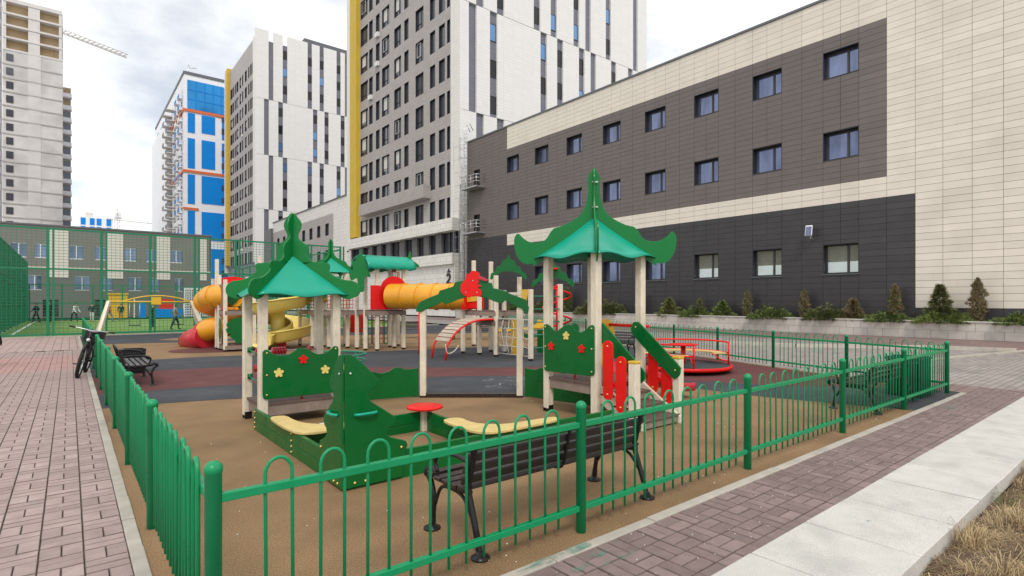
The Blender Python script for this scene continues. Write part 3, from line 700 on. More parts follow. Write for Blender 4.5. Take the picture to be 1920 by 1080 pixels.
# unfinished concrete tower
def concrete():
    Y = 180; root = thing('unfinished_tower', 'unfinished concrete tower with open tan top floors at the left', 'building', (-6, Y, 0))
    zs = [0.]; ft = 3.38
    part('wall', MB().b2(-12.5,-1.37,Y,Y+16,0,62.6), 'concrete', root)
    for i in range(1, 19):
        z = 62.6-ft*i
        if z > 0: part('floor_slab', MB().b2(-12.55,-1.3,Y-.12,Y+.2,z-.16,z+.16), 'concrete_line', root)
    part('column_strip', MB().b2(-7.9,-5.5,Y-.08,Y+.1,0,62.5), 'slab_conc', root)
    for i in range(18):
        z = 60.2-ft*i
        if z > 2: part('window', MB().b2(-11.9,-10.6,Y-.14,Y+.15,z-.2,z+1.5), 'glass_dark', root)
    for i in range(5):
        z = 62.75+2.95*i
        part('open_floor', MB().b2(-12.5,-1.37,Y-.1,Y+15,z-.22,z+(.22 if i < 4 else .7)), 'slab_conc', root)
        if i < 4:
            part('back_wall', MB().b2(-12.4,-1.5,Y+1.6,Y+1.9,z+.22,z+2.73), 'raw_tan', root)
            for x in (-12.2,-6.8,-1.75): part('column', MB().b2(x-(.3 if x != -6.8 else 1.1),x+(.3 if x != -6.8 else 1.1),Y+.05,Y+.5,z+.22,z+2.73), 'slab_conc', root)
            part('side_wall', MB().b2(-12.5,-12.2,Y+1,Y+6,z+.22,z+2.73), 'raw_tan', root)
    # balcony wing set back at the right
    Y2 = 196
    part('wing', MB().b2(-1.4,.35,Y2,Y2+8,0,61), 'concrete', root)
    for i in range(18):
        z = 58-ft*i
        if z < 3: continue
        part('balcony', MB().b2(-1.4,.55,Y2-1.4,Y2,z-.15,z+.1), 'slab_conc', root)
        part('opening', MB().b2(-1.2,.3,Y2-.1,Y2+.1,z+1.2,z+2.9), 'glass_dark' if i > 1 else 'raw_tan', root)
        part('parapet', MB().b2(-1.4,.5,Y2-1.42,Y2-1.32,z+.1,z+1.1), 'blue_white', root)
concrete()
def edge_block():
    X = -10.4; root = thing('slab_block', 'pale apartment block just cut off at the left edge of the picture', 'building', (X, 130, 0))
    part('wall', MB().b2(X-15, X, 96, 149, 0, 66), 'concrete', root)
    for i in range(20):
        for y in (99, 104, 109, 114, 119, 124, 129, 134, 139, 144):
            if y > 130: part('window', MB().b2(X-.1, X+.06, y, y+1.8, 2.2+3.2*i, 4+3.2*i), 'glass_dark', root)
edge_block()
def blue_tower():
    X0, X1, Y = 25.4, 37.5, 180; root = thing('blue_tower', 'white tower with bright blue panels, orange lines and a glass crown', 'building', (X0, Y, 0))
    part('body', MB().b2(X0, X1, Y, Y+66, 0, 66.5), 'blue_white', root)
    part('roof_edge', MB().b2(X0-.2, X1+.2, Y-.2, Y+66, 66.5, 67.3), 'coping', root)
    gc = part('glass_crown', MB().b2(26.2, 37.2, Y-.15, Y+.1, 56.8, 65.0), 'blue_glass', root)
    for x in (28.4,30.6,32.8,35.0): part('mullion', MB().b2(x-.09,x+.09,Y-.25,Y-.16,56.8,65), 'blue_panel', gc)
    for z in (59.5,62.2): part('mullion', MB().b2(26.2,37.2,Y-.24,Y-.155,z-.09,z+.09), 'blue_panel', gc)
    for z in (56.3, 38.9): part('orange_band', MB().b2(X0-.3, X1, Y-.3, Y+.1, z-.35, z+.35), 'orange_band', root); part('orange_band', MB().b2(X0-.3, X0+.1, Y+.1, Y+60, z-.35, z+.35), 'orange_band', root)
    for z in (28.2, 17.6): part('orange_band', MB().b2(X0-.3, 29, Y-.3, Y+.1, z-.3, z+.3), 'orange_band', root)
    for z0, z1 in ((50,55.6),(39.8,48.4),(29.6,38),(19,27.6),(8,17),(1,6.5)):
        part('blue_panel', MB().b2(26.3, 28.1, Y-.12, Y+.1, z0, z1), 'blue_panel', root)
        part('blue_panel', MB().b2(29.8, 33.3 if z0 > 39 else 36.9, Y-.12, Y+.1, z0+.4, z1), 'blue_panel', root)
        if z0 > 39: part('blue_panel', MB().b2(35.1, 36.9, Y-.12, Y+.1, z0-.6, z1), 'blue_panel', root)
        for k in range(2):
            zz = z0+1.0+k*3.7
            if zz+1.6 < z1+1: part('window', MB().b2(35.0,36.4,Y-.22,Y-.05,zz,zz+1.7), 'glass', root)
    # balconies along the left face
    for i in range(18):
        z = 4+3.3*i
        for y, dx in ((184,.9),(190,.9),(197,2.4),(204,2.4),(213,.8),(222,.8),(231,.8),(239,.8)):
            o = part('balcony', MB().b2(X0-dx, X0, y-1.6, y+1.6, z, z+.2), 'slab_conc' if dx > 2 else 'blue_white', root)
            part('balcony_rail', MB().b2(X0-dx-.05, X0-dx+.05, y-1.6, y+1.6, z+.2, z+1.2), ('blue_panel','blue_white','blue_panel')[(i+int(y))%3] if dx < 2 else 'k_grey', o)
            part('glazing', MB().b2(X0-.05, X0+.03, y-1.2, y+1.2, z+.4, z+2.6), 'glass_dark', o)
    part('wing', MB().b2(X0-1.2, X0, 205, 246, 0, 60), 'blue_white', root)
    a = part('antenna', MB().tube([(27,183,66.5),(27,183,70.5)],.12,5).tube([(27,183,69.6),(29,183,69.9)],.1,5), 'steel', root)
blue_tower()
# kindergarten beyond the court
def kinder():
    Y = 70; root = thing('kindergarten', 'low dark grey kindergarten with beige vertical stripes beyond the sports court', 'building', (4, Y, 0))
    up = [(-4.3,-3.2),(-2.6,-1.75),(0,1.1),(2.0,2.9),(4.5,5.5),(6.4,7.33),(8.56,9.7)]; lo = [(-3.1,-2.1),(.4,1.6),(2.4,3.5),(4.8,6.0),(6.85,7.6),(9,9.8)]; dr = [(-2,-.8),(2,3.2),(10,11)]
    holes = [(a,b,5.85,7.25) for a,b in up]+[(a,b,2.75,4.2) for a,b in lo]+[(a,b,.1,1.8) for a,b in dr]
    m = MB()
    for u0, u1, v0, v1 in rects_minus(-6, 12.5, 4.9, 9.0, holes): m.quad((u0,Y,v0),(u1,Y,v0),(u1,Y,v1),(u0,Y,v1))
    m.b2(-6,12.5,Y+.4,Y+12,0,8.9).b2(12.4,12.55,Y,Y+12,0,9.0)
    part('wall', m, 'k_grey', root)
    m = MB()
    for u0, u1, v0, v1 in rects_minus(-6, 12.5, 0, 4.9, holes): m.quad((u0,Y-.02,v0),(u1,Y-.02,v0),(u1,Y-.02,v1),(u0,Y-.02,v1))
    part('lower_wall', m, 'k_low', root)
    part('coping', MB().b2(-6.1,12.65,Y-.1,Y+12,9.0,9.15), 'coping', root)
    part('string_course', MB().b2(-6,12.5,Y-.06,Y+.1,4.88,5.0), 'k_beige', root)
    for a, b in ((-1.62,-.04),(2.95,4.37),(7.33,8.56),(11.45,12.1)): part('beige_stripe', MB().b2(a,b,Y-.08,Y+.1,4.0,8.75), 'k_beige', root)
    for (a, b, c, d) in holes:
        o = part('window' if c > 1 else 'door', MB().b2(a,b,Y+.05,Y+.12,c,c+.08).b2(a,b,Y+.05,Y+.12,d-.08,d).b2((a+b)/2-.04,(a+b)/2+.04,Y+.05,Y+.12,c+.08,d-.08), 'win_frame_white' if c > 1 else 'black', root)
        part('pane', MB().b2(a,b,Y+.15,Y+.18,c,d), 'glass' if c > 1 else 'glass_dark', o)
kinder()
# far small building and cranes
fb = thing('distant_block', 'tiny distant white and blue block behind the kindergarten roof', 'building', (5,330,0))
part('wall', MB().b2(3.9,16.5,330,350,0,42), 'blue_white', fb)
part('roof_box', MB().b2(6,9,333,338,42,44.5), 'k_beige', fb)
for x in (4.2,7.6,10.2,14): 
    for z in (40.2,36.2): part('window', MB().b2(x,x+1.8,329.8,330.1,z-2,z+1.2), 'blue_panel', fb)
def lattice(a, b, wd, n, mi=0):
    a = Vector(a); b = Vector(b); m = MB(); t = (b-a).normalized(); sd = t.cross(Vector((0,0,1))).normalized() if abs(t.z) < .9 else Vector((1,0,0)); up = sd.cross(t)
    ch = [sd*(wd/2), -sd*(wd/2), up*wd]
    for c in ch: m.beam(a+c, b+c, .12)
    for i in range(n):
        p = a+(b-a)*(i/n); q = a+(b-a)*((i+1)/n)
        m.beam(p+ch[0], q+ch[2], .09); m.beam(p+ch[1], q+ch[2], .09); m.beam(p+ch[0], q+ch[1], .09)
    return m
c1 = thing('tower_crane', 'crane jib reaching out from behind the unfinished tower', 'crane', (-8,210,0))
part('mast', lattice((-8,210,0),(-8,210,84),2,26), 'crane', c1)
part('jib', lattice((-20,211,85.0),(14.0,209,77.9),1.1,30), 'crane', c1)
part('counterweight', MB().b2(-20,-17,209.5,212.5,81.5,84), 'concrete', c1)
c2_ = thing('tower_crane', 'small distant crane with a long low jib left of the blue tower', 'crane', (18.2,330,0))
part('mast', lattice((18.2,330,0),(18.2,330,46.5),2,22), 'crane', c2_)
part('jib', lattice((14,330,41.5),(34,330,40.8),1.0,20), 'crane', c2_)
part('cab', MB().b2(17.2,20,328.7,331.3,42.5,45), 'blue_white', c2_)
# ================================================================== FRONT PLAY SET
def flower_mesh(mat, r=.062, n=5):
    pts = []
    for i in range(n*8):
        a = 2*math.pi*i/(n*8); rr = r*(.50+.54*abs(math.cos(n*a/2))**.75); pts.append((rr*math.cos(a+.3), rr*math.sin(a+.3)))
    return MB().plate(pts, .018, (0,0,0), (1,0,0)).mesh('flower', mat)
bolt_me = MB().lathe((0,0,0), [(.014,0),(.014,.004),(.010,.010),(.004,.013),(.0001,.0135)], 10).mesh('bolt', 'brass')
steel_bolt = MB().lathe((0,0,0), [(.012,0),(.012,.004),(.008,.009),(.0001,.011)], 10).mesh('bolt', 'steel')
def bolts(parent, pts, nrm, me=None):
    o = wl(parent); q = Vector(nrm).to_track_quat('Z','Y').to_euler()
    for p in pts: partm('bolt', me or bolt_me, parent, Vector(p)-o, rot=q)
def fin_roof(root, cx, cy, ax, ay, fin, apex, eave, corners, kt=.03, bend=.0, eave_wave=.035, brackets=()):
    """four plywood fins standing on the hips + four shell roof faces. ax, ay half sizes"""
    n0 = 8
    Ld = math.hypot(ax, ay)
    for k, (sx, sy) in enumerate(((-1,-1),(1,-1),(1,1),(-1,1))):
        u = Vector((sx*ax, sy*ay, 0)).normalized()
        part('roof_fin', MB().plate(smooth(fin, 4), .022, (cx, cy, 0), u), 'roof_green', root, bevel=.006)
        if brackets:
            pass
    er = corners                           # radial distance of eave corner along the diagonal
    for k in range(4):
        c0 = ((-1,-1),(1,-1),(1,1),(-1,1))[k]; c1 = ((-1,-1),(1,-1),(1,1),(-1,1))[(k+1)%4]
        A = Vector((cx+c0[0]*ax/Ld*er, cy+c0[1]*ay/Ld*er, eave)); B = Vector((cx+c1[0]*ax/Ld*er, cy+c1[1]*ay/Ld*er, eave)); P = Vector((cx, cy, apex))
        m = MB(); nu, nv = 14, 8
        outn = ((A+B)/2-Vector((cx,cy,eave))); outn.z = 0; outn.normalize()
        for j in range(nv+1):
            t = j/nv
            for i in range(nu+1):
                s = i/nu; e = A.lerp(B, s); p = P.lerp(e, t)
                p.z -= bend*4*t*(1-t)
                wv = math.sin(s*math.pi*3)*eave_wave*t**3
                p.z += wv; p += outn*(.05*t**4*math.sin(s*math.pi))
                m.v.append(tuple(p))
        for j in range(nv):
            for i in range(nu):
                a = j*(nu+1)+i; m.face((a, a+nu+1, a+nu+2, a+1), 0, True)
        o = part('roof_panel', m, 'teal', root)
        sd = o.modifiers.new('solid', 'SOLIDIFY'); sd.thickness = .012; sd.offset = -1
def post(root, x, y, z0, z1, s=.112, name='post'):
    o = part(name, MB().b2(x-s/2, x+s/2, y-s/2, y+s/2, z0+.05, z1), 'post_wood', root, bevel=.012)
    return o
def foot(root, x, y, s=.112):
    part('post_foot', MB().b2(x-s*.42, x+s*.42, y-s/2-.004, y-s/2-.0, 0, .10).b2(x-s*.42,x+s*.42,y+s/2,y+s/2+.004,0,.10).b2(x-s*.3,x+s*.3,y-s*.3,y+s*.3,0,.05), 'iron', root)

finL = [(0.001,2.868),(.083,2.831),(.124,2.764),(.12,2.69),(.083,2.615),(.083,2.556),(.127,2.511),(.201,2.452),(.228,2.392),(.224,2.303),(.253,2.244),(.32,2.207),(.424,2.199),(.514,2.192),(.536,2.14),(.528,2.08),(.588,2.021),(.722,1.961),(.87,1.939),(.945,1.887),(.971,1.813),(.945,1.738),(.87,1.700),(.766,1.68),(.573,1.79),(.023,2.17),(.001,2.19)]
finR = [(.002,3.577),(.059,3.554),(.093,3.492),(.093,3.414),(.087,3.291),(.105,3.151),(.152,3.012),(.245,2.904),(.368,2.827),(.492,2.772),(.585,2.749),(.647,2.687),(.693,2.61),(.755,2.556),(.879,2.533),(.987,2.556),(1.064,2.61),(1.126,2.669),(1.165,2.656),(1.196,2.579),(1.188,2.455),(1.157,2.347),(1.095,2.254),(1.003,2.208),(.91,2.215),(.86,2.20),(.306,2.56),(.044,2.75),(.002,2.78)]
# ---- left pavilion
SLc = (2.475, 8.03)
sL = thing('pavilion', 'green-roofed play pavilion on the left with red and yellow flowers on its panel', 'pavilion', (*SLc, 0), group='twin play pavilions')
PL = [(1.985,7.69),(2.965,7.69),(2.965,8.37),(1.955,8.37)]
for x, y in PL: post(sL, x, y, 0, 1.80); foot(sL, x, y)
fin_roof(sL, *SLc, .5, .43, finL, 2.31, 1.735, .82, bend=.01, eave_wave=.022)
for k in range(8): part('floor_board', MB().b2(1.935, 3.015, 7.645+.098*k, 7.645+.098*k+.092, .275, .305), 'deck_brown', sL)
part('floor_beam', MB().b2(2.045, 2.905, 7.66, 7.71, .13, .272).b2(2.045,2.905,8.35,8.40,.13,.272).b2(1.96,2.01,7.75,8.31,.13,.272).b2(2.94,2.99,7.75,8.31,.13,.272), 'deck_grey', sL)
pL = [(.016,.989),(.036,1.013),(.067,1.018),(.098,.997),(.147,.949),(.235,.927),(.336,.93),(.401,.966),(.466,1.01),(.532,1.017),(.599,.996),(.68,.937),(.748,.915),(.831,.921),(.901,.958),(.958,1.011),(.994,1.019),(1.022,1.001),(1.029,.979),(1.022,.389),(1.015,.362),(.061,.362),(.024,.377),(.013,.427)]
pn = part('flower_panel', MB().plate(pL, .02, (1.95, 7.62, 0), (1,0,0)), 'green', sL, bevel=.007)
fy, fr_ = flower_mesh('flower_yellow'), flower_mesh('red')
for u, z, me in ((.213,.701,fy),(.532,.858,fr_),(.834,.695,fy)): partm('flower', me, pn, Vector((1.95+u, 7.60, z))-wl(pn), bevel=.003)
bolts(pn, [(1.95+u, 7.609, z) for u, z in ((.065,.97),(.065,.68),(.065,.42),(.985,.98),(.985,.69),(.985,.42))], (0,-1,0))
# bead frame on the back, rope ties on the left side
for z in (.93, .70): part('bead_rod', MB().tube([(2.02,8.36,z),(2.91,8.36,z)], .010, 8), 'steel', sL)
bead = MB().lathe((0,0,0), [(.012,-.02),(.045,-.018),(.06,0),(.045,.018),(.012,.02)], 14).mesh('bead','pink_red')
for z, xs in ((.93,(2.08,2.12,2.30,2.34,2.38,2.42,2.46,2.82)),(.70,(2.06,2.10,2.14))):
    for x in xs: partm('bead', bead, sL, Vector((x,8.36,z))-wl(sL), rot=(0,R(90),0))
for z in (.97, .60):
    part('rope', MB().tube([(1.97,8.30,z),(1.975,8.03,z-.035),(1.985,7.75,z-.01)], .012, 7), 'rope_green', sL)
    part('rope_clamp', MB().cyl((1.975,8.295,z-.035), .035, .07, 10), 'green', sL)
part('hanging_toy', MB().tube([(2.5,7.72,.30),(2.5,7.72,.40)], .014, 8).sphere((2.5,7.72,.32),.022), 'pink_red', sL)
# ---- right pavilion with stairs
SRc = (6.08, 5.58)
sR = thing('pavilion', 'taller green-roofed play pavilion with stairs and red slats behind the black bench', 'pavilion', (*SRc, 0), group='twin play pavilions')
for x, y in ((5.6,5.1),(6.56,5.1),(6.56,6.06),(5.6,6.06)): post(sR, x, y, 0, 2.36); foot(sR, x, y)
fin_roof(sR, *SRc, .5, .5, finR, 2.91, 2.29, .91, bend=.025, eave_wave=.03)
for sg in (-1, 1):
    for z in (3.42, 3.05): part('fin_bracket', MB().box((SRc[0]+sg*.022*.8-.02, SRc[1]-.03-sg*.022, z), (.045,.012,.022), -.9*sg), 'steel', sR)
for k in range(10): part('floor_board', MB().b2(5.555, 6.605, 5.06+.104*k, 5.06+.104*k+.098, .50, .53), 'deck_brown', sR)
part('floor_beam', MB().b2(5.575,5.625,5.16,6.0,.37,.498).b2(6.535,6.585,5.16,6.0,.37,.498).b2(5.66,6.5,6.03,6.08,.37,.498), 'deck_grey', sR)
pR = [(.069,1.299),(.14,1.314),(.204,1.286),(.281,1.227),(.356,1.217),(.43,1.259),(.516,1.314),(.587,1.324),(.647,1.31),(.74,1.238),(.831,1.217),(.921,1.254),(.988,1.313),(1.042,1.331),(1.079,1.308),(1.081,.681),(1.064,.644),(.988,.626),(.127,.612),(.08,.63)]
pn = part('flower_panel', MB().plate(pR, .02, (5.533, 6.15, 0), (0,-1,0)), 'green', sR, bevel=.007)
q = R(-90)
for u, z, me in ((.243,.99,fr_),(.556,1.157,fy),(.859,.991,fr_)): partm('flower', me, pn, Vector((5.513, 6.15-u, z))-wl(pn), rot=(0,0,q), bevel=.003)
bolts(pn, [(5.522, 6.15-u, z) for u, z in ((.11,1.27),(.11,.98),(.11,.68),(1.04,1.28),(1.04,1.0),(1.04,.69))], (-1,0,0))
part('hanging_toy', MB().tube([(5.7,5.6,.53),(5.7,5.6,.66)], .014, 8).cyl((5.7,5.6,.53),.03,.02,10), 'pink_red', sR)
# back and far side panels
for y in (5.96, 5.20):
    part('slide_side', MB().plate(smooth([(a*(1 if y > 5.5 else .55), b) for a, b in ((0,.66),(0,1.28),(.10,1.36),(.28,1.34),(.37,1.2),(.38,.98),(.25,.66))],3), .02, (6.60,y,0), (1,0,0)), 'yellow', sR, bevel=.003)
part('slide_bar', MB().tube([(6.86,5.98,1.27),(6.86,5.18,1.27)], .025, 8), 'red', sR)
chp = smooth([(6.6,5.58,.52),(6.95,5.58,.50),(7.5,5.58,.30),(8.0,5.58,.13),(8.35,5.58,.10)],4,False); m = MB(); q = 7
for x, y, z in chp:
    for a, b in ((-.27,.16),(-.25,.02),(-.12,0),(0,0),(.12,0),(.25,.02),(.27,.16)): m.v.append((x,y+a,z+b))
for i in range(len(chp)-1):
    for j in range(q-1): m.face((i*q+j,i*q+j+1,(i+1)*q+j+1,(i+1)*q+j),0,True)
o = part('slide', m, 'pink_red', sR); o.modifiers.new('solid','SOLIDIFY').thickness = .02
# stairs
for x in (5.56, 6.50):
    nw = part('newel_post', MB().b2(x-.056,x+.056,4.36,4.47,.0,.86), 'post_wood', sR, bevel=.01)
    part('newel_cap', MB().b2(x-.06,x+.06,4.355,4.475,.862,.895), 'yellow', nw, bevel=.008)
for i, (y, z) in enumerate(((4.93,.40),(4.70,.27),(4.47,.13))):
    part('step', MB().b2(5.63,6.44,y-.13,y+.13,z-.035,z), 'deck_brown', sR, bevel=.006)
    part('step_riser', MB().b2(5.66,6.41,y-.12,y-.09,z-.11,z-.036), 'deck_grey', sR)
for x in (5.65, 6.42):
    part('stringer', MB().plate([(0,.49),(.13,.49),(.74,.10),(.74,0),(.46,0),(0,.27)], .04, (x,5.06,0), (0,-1,0)), 'post_wood', sR, bevel=.005)
for x, sg in ((5.668,-1),(6.435,1)):
    rail = [(-.05,1.29),(-.02,1.345),(.05,1.345),(.12,1.31),(.72,.80),(.765,.73),(.755,.655),(.70,.605),(.63,.61),(.30,.875),(-.04,1.17)]
    o = part('stair_rail', MB().plate(smooth(rail,3), .026, (x+(.0 if sg<0 else .0),5.1,0), (0,-1,0)), 'green', sR, bevel=.007)
    bolts(o, [(x-.014,5.1-.02,1.275),(x-.014,5.1-.69,.71)], (-1,0,0))
    for u, z0, z1 in ((.30,.36,1.13),(.52,.22,.94)):
        xx = 5.50 if sg < 0 else x+.026
        sl_ = part('red_slat', MB().plate([(u-.082, z0+.08),(u-.075,z0+.035),(u-.045,z0+.005),(u,z0-.005),(u+.045,z0+.005),(u+.075,z0+.035),(u+.082,z0+.08),(u+.082,z1-.08),(u+.075,z1-.035),(u+.045,z1-.005),(u,z1+.005),(u-.045,z1-.005),(u-.075,z1-.035),(u-.082,z1-.08)], .022, (xx,5.1,0), (0,-1,0)), 'red', sR, bevel=.004)
        bolts(sl_, [(xx-.012,5.1-u,z1-.07),(xx-.012,5.1-u,z0+.07)], (-1,0,0))
    part('slat_batten', MB().beam((xx+.03,4.83,.62),(xx+.03,4.55,.46),.03,.05), 'red', sR)
# ---- sandbox with tree-shaped corner boards
sb = thing('sandbox', 'green wooden sandbox with a tree-shaped corner board and curved yellow seats', 'sandbox', (1.87,4.64,0))
def board(x0, y0, x1, y1, z0, z1, nm='board'):
    if x0 == x1: return part(nm, MB().b2(x0-.02,x0+.02,min(y0,y1),max(y0,y1),z0,z1), 'green', sb, bevel=.006)
    return part(nm, MB().b2(min(x0,x1),max(x0,x1),y0-.02,y0+.02,z0,z1), 'green', sb, bevel=.006)
for z0, z1 in ((.0,.125),(.128,.265)):
    board(1.87,4.665,1.87,6.05,z0,z1); board(1.87,6.055,1.87,7.58,z0,z1)
    board(1.893,4.64,3.50,4.64,z0,z1); board(3.505,4.64,5.42,4.64,z0,z1)
    board(1.893,6.08,3.44,6.08,z0,z1); board(3.50,4.663,3.50,6.00,z0,z1)
part('sand', MB().b2(1.895,3.475,4.665,6.055,.0,.03), 'rubber_tan', sb)
treeR = [(.0,.02),(.0,1.19),(.05,1.19),(.10,1.16),(.21,1.06),(.31,.945),(.318,.92),(.29,.88),(.24,.86),(.22,.82),(.24,.76),(.48,.59),(.49,.55),(.46,.51),(.41,.49),(.40,.44),(.43,.41),(.59,.35),(.61,.31),(.59,.27),(.57,.20),(.55,.02)]
for nm, o_, u, off in (('tree_board',(1.843,4.606,0),(1,0,0),(0,-1,0)), ('tree_board',(1.836,4.585,0),(0,1,0),(-1,0,0))):
    k = .9 if u[1] else 1.0
    tb = part(nm, MB().plate([(a*k+.01, b) for a, b in treeR], .022, o_, u), 'green', sb, bevel=.007)
    bp = [(o_[0]+u[0]*a*k+off[0]*.013, o_[1]+u[1]*a*k+off[1]*.013, z) for a, z in ((.10,.06),(.20,.06),(.55,.30),(.06,1.02))]
    bolts(tb, bp[:3], off); bolts(tb, bp[3:], off, steel_bolt)
    hz = .655; a0, a1 = (.10,.30)
    c0 = [Vector((o_[0]+u[0]*a*k+off[0]*d, o_[1]+u[1]*a*k+off[1]*d, hz+e)) for a, d, e in ((a0,.012,0),(a0+.02,.045,.003),((a0+a1)/2,.055,.005),(a1-.02,.045,.005),(a1,.012,.005))]
    part('handle', MB().tube(smooth(c0,3,False), .014, 8), 'teal', tb)
bolts(sb, [(1.849,6.04,z) for z in (.04,.10,.16,.235)]+[(1.849,7.52,z) for z in (.04,.10,.16,.235)], (-1,0,0)); bolts(sb, [(3.5,4.619,z) for z in (.06,.21)]+[(5.36,4.619,z) for z in (.06,.21)], (0,-1,0))
seat = [(-.075,.65),(-.03,.72),(.10,.68),(.125,.42),(.2,.22),(.42,.08),(.72,.06),(.70,-.06),(.45,-.07),(.22,-.06),(.02,.0),(-.06,.18),(-.085,.4)]
s1 = part('seat', MB().plate(smooth([(1.87+(-a if False else a)*1.0-.0, 6.04+b-.02) if True else None for a, b in [(-.05,.70),(.02,.75),(.12,.68),(.13,.38),(.18,.15),(.34,-.03),(.62,-.10),(.60,-.22),(.36,-.30),(.12,-.33),(-.03,-.22),(-.07,.10),(-.07,.45)]],4), .03, (0,0,.285), (1,0,0), (0,1,0)), 'seat_yellow', sb, bevel=.006)
s2 = part('seat', MB().plate(smooth([(3.30,5.30),(3.40,5.38),(3.53,5.32),(3.51,5.05),(3.60,4.86),(3.80,4.74),(4.36,4.70),(4.41,4.62),(4.33,4.55),(3.90,4.52),(3.46,4.53),(3.30,4.66),(3.27,4.90)],4), .03, (0,0,.285), (1,0,0), (0,1,0)), 'seat_yellow', sb, bevel=.006)
part('seat_prop', MB().b2(2.2,2.28,6.12,6.2,0,.268).b2(3.54,3.62,4.75,4.83,0,.268), 'post_wood', sb)
st = part('table_post', MB().b2(3.42,3.56,6.0,6.14,.0,.30), 'post_wood', sb, bevel=.012)
part('table_top', MB().lathe((3.49,6.07,.30), [(.0001,0),(.21,0),(.228,.008),(.228,.026),(.215,.034),(.0001,.034)], 36), 'red', sb)
# ---- arch gate with red bird
ar = thing('arch_gate', 'green scalloped arch on two pale posts with a red wooden bird on top', 'arch', (5.375,7.76,0))
A_ = Vector((4.73,8.28,0)); B_ = Vector((6.02,7.24,0)); U_ = (B_-A_).normalized(); NF = U_.cross(Vector((0,0,1))).normalized()
if NF.y > 0: NF = -NF
al = math.atan2(U_.y, U_.x)
for p in (A_, B_):
    part('post', MB().box((p.x,p.y,.78), (.105,.105,1.50), al), 'post_wood', ar, bevel=.012); part('post_foot', MB().box((p.x,p.y,.04),(.115,.07,.08),al), 'iron', ar)
archp = [(-.112,1.476),(-.105,1.56),(-.04,1.643),(.114,1.714),(.268,1.774),(.292,1.833),(.518,1.904),(.554,1.976),(.732,2.016),(.97,2.011),(1.184,1.964),(1.203,1.881),(1.421,1.826),(1.481,1.786),(1.766,1.679),(1.783,1.607),(1.818,1.548),(1.802,1.453),(1.742,1.429),(1.707,1.524),(1.6,1.548),(1.54,1.595),(1.409,1.667),(1.35,1.607),(1.207,1.655),(1.089,1.707),(.922,1.738),(.78,1.726),(.613,1.683),(.494,1.631),(.375,1.595),(.34,1.636),(.185,1.56),(.043,1.512),(-.04,1.465)]
part('arch_panel', MB().plate(archp, .022, A_+NF*.066, U_), 'green', ar, bevel=.007)
bird = [(.649,1.857),(.661,1.94),(.732,2.023),(.744,2.095),(.803,2.13),(.851,2.171),(.922,2.159),(.97,2.13),(.982,2.083),(.946,2.023),(.97,1.988),(.934,1.94),(.993,1.928),(.993,1.904),(.946,1.881),(1.005,1.833),(1.005,1.762),(.97,1.726),(.875,1.75),(.803,1.714),(.732,1.738),(.673,1.785)]
bd = part('bird', MB().plate(smooth(bird,3), .022, A_+NF*.09, U_), 'red', ar, bevel=.003)
part('beak', MB().plate([(.955,2.095),(1.13,2.015),(1.09,1.992),(.945,2.03)], .02, A_+NF*.108, U_), 'pink_red', bd, bevel=.003)
bolts(bd, [tuple(A_+U_*u+NF*.102+Vector((0,0,z))) for u, z in ((.74,1.80),(.93,1.80),(.86,2.0))], NF, steel_bolt)
part('threshold', MB().box((5.375-.0,7.76,.035), (1.72,.06,.07), al), 'slat_dark', ar, bevel=.005)
bolts(ar, [tuple(p+NF*.031+Vector((0,0,.04))) for p in (A_+U_*-.0, B_)], NF)
wv = [(0,.50),(.10,.485),(.20,.455),(.30,.475),(.42,.54),(.50,.548),(.60,.50),(.75,.505),(.85,.48),(.95,.455),(1.06,.476),(1.16,.536),(1.24,.545),(1.35,.498),(1.49,.504),(1.58,.515),(1.58,.03),(0,.03)]
part('wavy_wall', MB().plate(wv, .022, (3.10,8.62,0), (1.63,-.34,0)), 'green', ar, bevel=.007)
part('wavy_wall', MB().plate([(1.58-a+.05, b) for a, b in wv], .022, (6.05,7.19,0), (.30,-1.60,0)), 'green', ar, bevel=.007)

